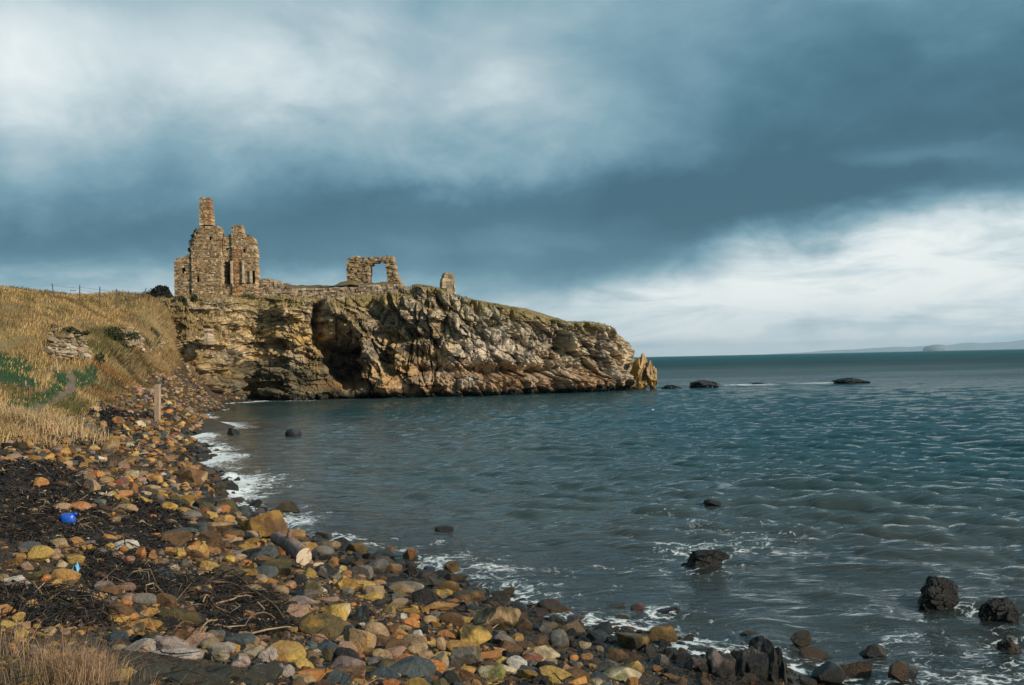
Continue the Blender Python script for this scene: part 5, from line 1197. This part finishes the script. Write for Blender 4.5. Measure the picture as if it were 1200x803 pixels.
# ================================================================== grass
def blades(P, lean, L, Wd, C, seed, droop=.5):
    r = np.random.RandomState(seed); n = len(P); a = r.uniform(0, 6.28, n); sd = np.c_[np.cos(a), np.sin(a), np.zeros(n)]*Wd[:, None]/2
    up = np.array([0, 0, 1.0]); m = P+(up*.62+lean*.25)*L[:, None]; tp = P+(up*(1-droop*.45)+lean*(.55+droop*.4))*L[:, None]
    V = np.stack([P-sd, P+sd, m-sd*.8, m+sd*.8, tp], 1).reshape(-1, 3)
    b = 5*np.arange(n)[:, None]; F4 = np.array([[0, 1, 3, 2]])+b; F3 = np.array([[2, 3, 4]])+b
    return V, [F4, F3], np.repeat(C, 5, 0)
def bank_grass():
    n = 230000
    az_ = np.radians(rng.uniform(-34, -13, n)); r = 24+102*rng.uniform(0, 1, n)**.85
    x, y = r*np.sin(az_), r*np.cos(az_)
    bk, gr, _, pt = masks(x, y); z = H(x, y); P = np.c_[x, y, np.zeros(n)]
    clump = fbm(P*.55, 3, 201); patch = fbm(P*.16, 3, 203)
    ok = bk & ~pt & (clump+rng.uniform(-.5, .5, n)*.9 > -.35) & (z < 14)
    x, y, z, gr, clump, patch = x[ok], y[ok], z[ok], gr[ok], clump[ok], patch[ok]; n = len(x)
    e = .4; gx, gy = (H(x+e, y)-H(x-e, y))/(2*e), (H(x, y+e)-H(x, y-e))/(2*e)
    lean = np.c_[-gx*.9+.35, -gy*.9-.10, -.1*np.ones(n)]+rng.normal(0, .32, (n, 3))*np.array([1, 1, .3])
    L = np.where(gr, rng.uniform(.06, .16, n), rng.uniform(.22, .60, n)*(1+.6*clump)); Wd = np.where(gr, .03, rng.uniform(.014, .034, n))*np.clip(np.hypot(x, y)/60, .6, 1.6)
    tan_ = np.array([(.47, .325, .14), (.40, .265, .105), (.54, .39, .19), (.30, .19, .08), (.24, .17, .07)])[rng.choice(5, n, p=[.34, .26, .18, .14, .08])]
    olive = np.array([.105, .100, .034]); go = (sstep(patch+.5*clump+rng.normal(0, .16, n), .18, .34))[:, None]
    C = tan_*(1-go)+olive*go; gm = gr & (rng.uniform(0, 1, n) > .08+.45*np.clip(clump, 0, 1)); C = np.where(gm[:, None], np.array([.030, .098, .024])*rng.uniform(.5, 1.5, (n, 1)), C); L = np.where(gm, L, np.where(gr, L*2.2, L)); C = C*rng.uniform(.75, 1.2, (n, 1))
    rs = in_poly(x+clump*2, y+clump*3, RUST) & ~gr; C = np.where(rs[:, None], C*np.array([.72, .58, .5])*rng.uniform(.6, 1.15, (n, 1)), C); L = np.where(rs, L*.75, L)
    gu = in_poly(x+clump*1.2, y+clump*2, GULLY); C = np.where(gu[:, None], np.array([.030, .046, .018])*rng.uniform(.5, 1.4, (n, 1)), C)
    dk = sstep(-patch-.4*clump, .12, .34)[:, None]; C = C*(1-.55*dk*(~gr[:, None]))
    V, F, C = blades(np.c_[x, y, z-.02], lean, L, Wd, C, 6)
    props(obj('bank_grass', mesh_np('bank_grass', V, F, MAT_BLADE, C, smooth=False)), 'long tawny windswept grass covering the bank', 'grass', kind='stuff')
bank_grass()
def head_grass():
    me = headland.data; n = 52000; A3 = HV[HQ]; cen = A3.mean(1); nr_ = np.cross(A3[:, 2]-A3[:, 0], A3[:, 3]-A3[:, 1]); ar_ = np.linalg.norm(nr_, axis=1)/2; nz = nr_[:, 2]/(2*ar_+1e-9)
    u, v = project(cen)
    wgt = ar_*(nz > .45)*(cen[:, 1] < 131)*np.where(cen[:, 2] > 6.5, 1, 0)
    wgt *= np.where(u < 305, 1.3, np.where(u < 520, 1.0, .55))
    extra = ar_*(nz > .12)*(u < 315)*(u > 150)*(v < 440)*(v > 350)*(fbm(cen*.35, 3, 221)+(260-u)*.004 > .0)*1.3
    wgt = np.maximum(wgt, extra)
    k = rng.choice(len(cen), n, p=wgt/wgt.sum()); q = A3[k]; a, b = rng.uniform(0, 1, (2, n, 1))
    P = (q[:, 0]*(1-a)+q[:, 1]*a)*(1-b)+(q[:, 3]*(1-a)+q[:, 2]*a)*b
    cl = fbm(P*.5, 3, 223); pt = fbm(P*.2, 3, 225)
    lean = np.c_[.3*np.ones(n), -.25*np.ones(n), np.zeros(n)]+rng.normal(0, .25, (n, 3))
    right = sstep(project(P)[0], 480, 560)
    L = rng.uniform(.16, .46, n)*(1+.5*cl)*(1-.45*right)
    C = np.array([(.36, .26, .115), (.30, .205, .085), (.42, .31, .15), (.21, .155, .06)])[rng.randint(4, size=n)]; go = sstep(pt+.5*cl+.35*right+rng.normal(0, .15, n), .05, .3)[:, None]
    C = (C*(1-go)+np.array([.10, .092, .036])*go)*rng.uniform(.75, 1.2, (n, 1))
    V, F, C = blades(P, lean, L, rng.uniform(.035, .07, n), C, 7)
    props(obj('headland_grass', mesh_np('headland_grass', V, F, MAT_BLADE, C, smooth=False)), 'short dry grass and turf along the headland top', 'grass', kind='stuff')
head_grass()
# tufts of dry grass at the photographer's feet, and on the edge of the bank
def tuft(px, py, n, spread, Lm, seed, label, colr, wd=.0035, lean=(.2, 0, 0)):
    g = ground_hit(px, py); r = np.random.RandomState(seed); s = g[1]/FPX
    x = g[0]+r.normal(0, spread, n); y = g[1]+r.normal(0, spread*.6, n); z = H(x, y)
    P = np.c_[x, y, z-.01]-g; L = r.uniform(.35, 1.0, n)*Lm; ld = np.c_[P[:, 0]/spread*.16, P[:, 1]/spread*.16, np.zeros(n)]+np.array(lean)+r.normal(0, .48, (n, 3))*np.array([1, 1, .6])
    C = np.array(colr)[r.randint(len(colr), size=n)]*r.uniform(.7, 1.25, (n, 1))
    V, F, C = blades(P, ld, L, np.full(n, wd)*r.uniform(.7, 1.5, n), C, seed, .3)
    t = props(obj('grass_tuft', mesh_np('grass_tuft', V, F, MAT_BLADE, C, smooth=False), None, tuple(g)), label, 'grass', 'tufts of dry grass')
DRY = [(.34, .225, .135), (.27, .17, .10), (.40, .28, .175), (.20, .125, .075)]; GRY = [(.20, .15, .085), (.13, .10, .055), (.26, .19, .11), (.08, .07, .035)]
tuft(84, 800, 2000, .14, .34, 1, 'dense clump of reddish dry grass in the bottom left', DRY, .0021)
tuft(20, 799, 300, .16, .26, 2, 'sparse dry stems in the very bottom left corner', GRY, .0022)
tuft(128, 799, 320, .12, .22, 3, 'thin grey dry stems right of the reddish grass clump', GRY, .0022)
tuft(12, 770, 40, .06, .5, 4, 'few tall thin stems at the left edge', DRY)
tuft(40, 501, 3600, .95, .72, 5, 'big tawny grass tussock at the head of the beach, far left', [(.42, .30, .16), (.36, .25, .12), (.48, .35, .2)], .016, (-.05, -.1, 0))
tuft(10, 512, 1500, .7, .5, 6, 'tawny tussock at the left edge where the grass meets stones', [(.40, .28, .14), (.33, .22, .10)], .016)

# ================================================================== the sea
aw = np.radians(np.concatenate([np.arange(-70, -33, 3.0), np.linspace(-33, 31, 420), np.arange(33, 75, 3.0)]))
rw = np.concatenate([np.geomspace(6, 30, 250)[:-1], np.geomspace(30, 160, 330)[:-1], np.geomspace(160, 700, 170)[:-1], np.geomspace(700, 38500, 40)])
A, R = np.meshgrid(aw, rw, indexing='ij'); WX, WY = (R*np.sin(A)).ravel(), (R*np.cos(A)).ravel()
near = R.ravel() < 260
hz_ = np.full(len(WX), -6.0); hz_[near] = H0(WX[near], WY[near]); depth = -hz_
WZ = np.zeros(len(WX)); dX = np.zeros(len(WX)); dY = np.zeros(len(WX))
r_ = np.random.RandomState(3)
open_ = sstep(WX+0.28*(WY-20), -7, 13)                      # the inner bay lies sheltered
shel = (.26+.74*open_)*np.clip(depth/.7, .34, 1)
fade = 1/(1+(R.ravel()/420)**2)
PW = np.c_[WX*.03, WY*.03, np.zeros(len(WX))]; gust = .65+.7*(fbm(PW, 2, 301)*.5+.5)
for k in range(80):
    lam = .36*(2.4/.36)**(r_.uniform()**.9); th = math.radians(r_.normal(-24, 15 if k % 4 else 40)); kx, ky = -math.sin(-th)*0+math.sin(th), -math.cos(th); q = 2*math.pi/lam
    a = .0122*lam**.62*r_.uniform(.5, 1.2); ph = q*(kx*WX+ky*WY)+r_.uniform(0, 6.28)
    vis = 1/(1+(R.ravel()*.0050/(lam*.34))**4)             # waves finer than the mesh are left to the bump
    w_ = a*shel*fade*gust*vis
    WZ += w_*np.sin(ph); dX += -1.25*w_*kx*np.cos(ph); dY += -1.25*w_*ky*np.cos(ph)
lapz = .085*np.sin(depth*11+fbm(np.c_[WX*.4, WY*.4, WX*0], 2, 305)*4)*np.exp(-np.clip(depth, 0, 9)/.35)*(depth > -.2)
WZ += lapz
Vw = np.c_[WX+dX, WY+dY, WZ-np.where(R.ravel() > 5000, (R.ravel()/60000)**2*0, 0)]
foam = 1.25*np.exp(-np.clip(depth, 0, 9)/.46)*(depth > -.3)*near*(1-.45*sstep(WX, 1.5, 5)*(WY < 16))
PF = np.c_[WX*.22, WY*.22, np.zeros(len(WX))]; foam *= np.clip(.75+.9*fbm(PF, 2, 307), .2, 1.3)
for (fx, fy, fa, fb_) in FOAMSRC:
    q = np.hypot((WX-fx)/(fa+.01), (WY-fy)/(fb_+.01)); foam = np.maximum(foam, .36*np.exp(-np.abs(q-1.05)*fa/.16)*(q > .5)*(depth > -.1))
fu, fv = project(np.c_[WX, WY, WX*0])
def fblob(px, py, rx, ry, a):                               # broken surf and the spent lace behind it
    global foam
    p = hitz(px, py, 0); sx, sy = rx*p[1]/FPX, ry*p[1]*p[1]/(FPX*CAMZ); foam = np.maximum(foam, a*np.exp(-((WX-p[0])/sx)**2-((WY-p[1])/sy)**2))
for b in [(238, 520, 26, 8, .5), (236, 548, 22, 7, .46), (255, 500, 20, 5, .42), (300, 580, 40, 10, .6), (345, 612, 45, 12, .75), (395, 632, 50, 10, .66), (430, 640, 60, 9, .5), (516, 634, 20, 7, .62), (546, 690, 26, 9, .95), (520, 660, 80, 14, .60), (575, 668, 90, 22, .54), (620, 700, 60, 14, .62), (700, 725, 60, 12, .45), (590, 640, 50, 12, .30), (840, 742, 80, 20, .36), (960, 700, 140, 34, .22), (930, 782, 22, 6, .8), (1030, 780, 16, 6, .8), (1060, 770, 50, 14, .36), (1130, 745, 80, 22, .26), (960, 775, 50, 10, .4), (470, 645, 50, 10, .5), (880, 451, 44, 1.6, .75), (960, 449, 44, 1.2, .7)]: fblob(*b)
W4 = np.arange(len(WX)).reshape(len(aw), len(rw)); WQ = np.stack([W4[:-1, :-1], W4[:-1, 1:], W4[1:, 1:], W4[1:, :-1]], -1).reshape(-1, 4)
WQ = WQ[(depth[WQ].max(1) > -.35)]
u, inv = np.unique(WQ, return_inverse=True); WQ = inv.reshape(WQ.shape)
def water_mat():
    m = bpy.data.materials.new('sea_water'); m.use_nodes = True; nt = m.node_tree; nt.nodes.clear()
    out = nt.nodes.new('ShaderNodeOutputMaterial'); P = geo_pos(nt)
    def at_(n): a = nt.nodes.new('ShaderNodeAttribute'); a.attribute_name = n; return E(nt, a.outputs['Fac'])
    dp, fm = at_('depth'), at_('foam')
    mp = nt.nodes.new('ShaderNodeMapping'); mp.inputs['Rotation'].default_value = (0, 0, math.radians(28)); mp.inputs['Scale'].default_value = (.42, 1.2, 1); nt.links.new(P, mp.inputs['Vector'])
    cd = nt.nodes.new('ShaderNodeVectorMath'); cd.operation = 'LENGTH'; nt.links.new(P, cd.inputs[0]); dist_ = E(nt, cd.outputs['Value'])
    b1 = noise_n(nt, mp.outputs[0], 1.0, 4, .55, .4); b1.k.node.noise_type = 'RIDGED_MULTIFRACTAL'; b1.k.node.normalize = True; b2 = noise_n(nt, mp.outputs[0], 4.5, 3, .6, .3); b3 = noise_n(nt, mp.outputs[0], .22, 3, .55); b4 = noise_n(nt, mp.outputs[0], .9, 4, .6, .3)
    calm = at_('calm')
    bp = nt.nodes.new('ShaderNodeBump'); bp.inputs['Strength'].default_value = 1.0; bp.inputs['Distance'].default_value = 1.0
    hgt = (b1*.12+b2*.075)*calm+b3*.55*(dist_.sm(60, 400))+b4*.34*dist_.sm(30, 170)
    nt.links.new(hgt.k, bp.inputs['Height'])
    # body of the water: clear over the stones at the edge, green grey further out
    turb = noise_n(nt, P, .12, 3, .5)
    body = mixc(nt, dp.sm(.1, 2.2), (.055, .060, .052), (.011, .047, .053))
    body = mixc(nt, dist_.sm(90, 1500), body, (.008, .080, .098))
    df = nt.nodes.new('ShaderNodeBsdfDiffuse'); nt.links.new(body, df.inputs['Color'])
    tr = nt.nodes.new('ShaderNodeBsdfTransparent'); tr.inputs['Color'].default_value = (.80, .86, .82, 1)
    mx = nt.nodes.new('ShaderNodeMixShader'); nt.links.new((dp + (turb-.5)*.3).sm(-.05, .85).mx(.25).k, mx.inputs[0]); nt.links.new(tr.outputs[0], mx.inputs[1]); nt.links.new(df.outputs[0], mx.inputs[2])
    gl = nt.nodes.new('ShaderNodeBsdfGlossy'); gl.inputs['Roughness'].default_value = .10; gl.inputs['Color'].default_value = (.93, .96, .97, 1); nt.links.new(bp.outputs[0], gl.inputs['Normal'])
    nt.links.new((dist_.sm(60, 1500)*.22+.07).k, gl.inputs['Roughness'])
    lw = nt.nodes.new('ShaderNodeLayerWeight'); lw.inputs['Blend'].default_value = .5; nt.links.new(bp.outputs[0], lw.inputs['Normal'])
    # of a rough sea one sees mostly the faces turned towards the eye: the mean angle never gets quite grazing
    ce = (1.0-E(nt, lw.outputs['Facing']))*.84+.075+dist_.sm(60, 500)*.27
    mg = nt.nodes.new('ShaderNodeMapping'); mg.inputs['Scale'].default_value = (.010, .035, 1); mg.inputs['Rotation'].default_value = (0, 0, .2); nt.links.new(P, mg.inputs['Vector'])
    cats = noise_n(nt, mg.outputs[0], 1.0, 6, .65, .6)             # cat's paws: wind patches on the open water
    fres = ((1.0-ce).mx(0.0).pw(5.0)*.98+.02)*(1.0+(cats-.5)*2.2*dist_.sm(50, 220)).mx(.25)
    m2 = nt.nodes.new('ShaderNodeMixShader'); nt.links.new(fres.k, m2.inputs[0]); nt.links.new(mx.outputs[0], m2.inputs[1]); nt.links.new(gl.outputs[0], m2.inputs[2])
    # foam: lace that closes up where the surf breaks
    wv = nt.nodes.new('ShaderNodeVectorMath'); wv.operation = 'ADD'
    nz = nt.nodes.new('ShaderNodeTexNoise'); nz.inputs['Scale'].default_value = 2.2; nz.inputs['Detail'].default_value = 4; nt.links.new(P, nz.inputs['Vector'])
    sv = nt.nodes.new('ShaderNodeVectorMath'); sv.operation = 'SCALE'; sv.inputs['Scale'].default_value = .9; nt.links.new(nz.outputs['Color'], sv.inputs[0])
    nt.links.new(P, wv.inputs[0]); nt.links.new(sv.outputs[0], wv.inputs[1])
    def vor(sc):
        v = nt.nodes.new('ShaderNodeTexVoronoi'); v.feature = 'DISTANCE_TO_EDGE'; v.inputs['Scale'].default_value = sc; nt.links.new(wv.outputs[0], v.inputs['Vector']); return E(nt, v.outputs['Distance'])
    lace = (1.0-vor(2.6)*3.2).clamp()*.6+(1.0-vor(7.0)*3.0).clamp()*.4
    br = noise_n(nt, wv.outputs[0], 1.3, 6, .72, .8)
    fo = (fm*1.12+lace*.66+(br-.5)*1.5-.94).sm(.0, .34)*(fm.sm(.02, .16))
    fd = nt.nodes.new('ShaderNodeBsdfDiffuse'); fd.inputs['Color'].default_value = (.74, .78, .78, 1)
    m3 = nt.nodes.new('ShaderNodeMixShader'); nt.links.new((fo*.92).k, m3.inputs[0]); nt.links.new(m2.outputs[0], m3.inputs[1]); nt.links.new(fd.outputs[0], m3.inputs[2])
    nt.links.new(m3.outputs[0], out.inputs['Surface']); return m
sea = props(obj('sea', mesh_np('sea', Vw[u], WQ, water_mat(), None, True, dict(depth=depth[u], foam=foam[u], calm=(.45+.55*open_*gust)[u]))), 'dark teal sea filling the bay to the horizon', 'sea', kind='structure')

# ================================================================== far shore, far island, air
m_far, nt, b = new_mat('hazed_far_land'); n = noise_n(nt, geo_pos(nt), .002, 4); nt.links.new(mixc(nt, n, (.24, .27, .28), (.30, .33, .33)), b.inputs['Base Color']); b.inputs['Roughness'].default_value = .95  # hill colour lightened so that part of the haze is painted in
m_isl, nt, b = new_mat('hazed_island_rock'); n = noise_n(nt, geo_pos(nt), .02, 5); nt.links.new(mixc(nt, n, (.16, .18, .19), (.24, .26, .27)), b.inputs['Base Color']); b.inputs['Roughness'].default_value = .95  # island rock colour paled, with haze put into it
def far_ridge(name, prof, Y, depth_, label, seed):
    xs = np.linspace(prof[0][0], prof[-1][0], 260); hh = np.interp(xs, [p[0] for p in prof], [p[1] for p in prof])*Y/FPX
    hh = np.maximum(hh*(1+.18*fbm(np.c_[xs*.03, xs*0, xs*0], 4, seed)), 0); V = []
    for j, (q, yy) in enumerate([(-.02, 0), (.35, .15), (.75, .32), (1.0, .5), (.7, .72), (-.02, 1.0)]):
        X_ = np.array([at(x_, 410, Y)[0] for x_ in xs])*(1+yy*depth_/Y); V.append(np.c_[X_, np.full(len(xs), Y+yy*depth_)+800*fbm(np.c_[xs*.05, xs*0+j, xs*0], 2, seed+1)*.3, np.maximum(hh*q*(1+.15*fbm(np.c_[xs*.08, xs*0+j*3, xs*0], 3, seed+2)), -3)])
    V = np.concatenate(V); n_ = len(xs); ii = np.arange(len(V)).reshape(6, n_); F = np.stack([ii[:-1, :-1], ii[:-1, 1:], ii[1:, 1:], ii[1:, :-1]], -1).reshape(-1, 4)
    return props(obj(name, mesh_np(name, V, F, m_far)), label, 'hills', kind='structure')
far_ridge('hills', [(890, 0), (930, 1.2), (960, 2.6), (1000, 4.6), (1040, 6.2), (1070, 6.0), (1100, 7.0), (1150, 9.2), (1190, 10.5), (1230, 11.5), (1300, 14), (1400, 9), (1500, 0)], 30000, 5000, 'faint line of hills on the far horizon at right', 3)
p = at(1096.5, 411, 19000); s = 19000/FPX
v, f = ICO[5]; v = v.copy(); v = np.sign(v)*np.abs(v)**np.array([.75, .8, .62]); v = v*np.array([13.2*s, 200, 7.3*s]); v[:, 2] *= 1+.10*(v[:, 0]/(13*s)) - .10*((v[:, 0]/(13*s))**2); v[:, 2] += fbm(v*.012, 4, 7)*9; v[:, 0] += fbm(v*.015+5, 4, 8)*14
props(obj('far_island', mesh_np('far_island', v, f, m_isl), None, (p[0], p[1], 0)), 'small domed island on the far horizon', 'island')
def haze_box():
    x0, x1, y0, y1, z0, z1 = -39000, 39000, -400, 39000, -9, 420
    V = np.array([[x, y, z] for x in (x0, x1) for y in (y0, y1) for z in (z0, z1)]); F = np.array([[0, 1, 3, 2], [4, 6, 7, 5], [0, 4, 5, 1], [2, 3, 7, 6], [0, 2, 6, 4], [1, 5, 7, 3]])
    m = bpy.data.materials.new('sea_air'); m.use_nodes = True; nt = m.node_tree; nt.nodes.clear(); o = nt.nodes.new('ShaderNodeOutputMaterial'); v = nt.nodes.new('ShaderNodeVolumePrincipled')
    v.inputs['Color'].default_value = (.55, .80, 1.0, 1); v.inputs['Density'].default_value = 3.0e-5; v.inputs['Anisotropy'].default_value = 0.1; nt.links.new(v.outputs[0], o.inputs['Volume'])
    props(obj('haze', mesh_np('haze', V, F, m, smooth=False)), 'thin sea haze in the air', 'haze', kind='stuff')
haze_box()
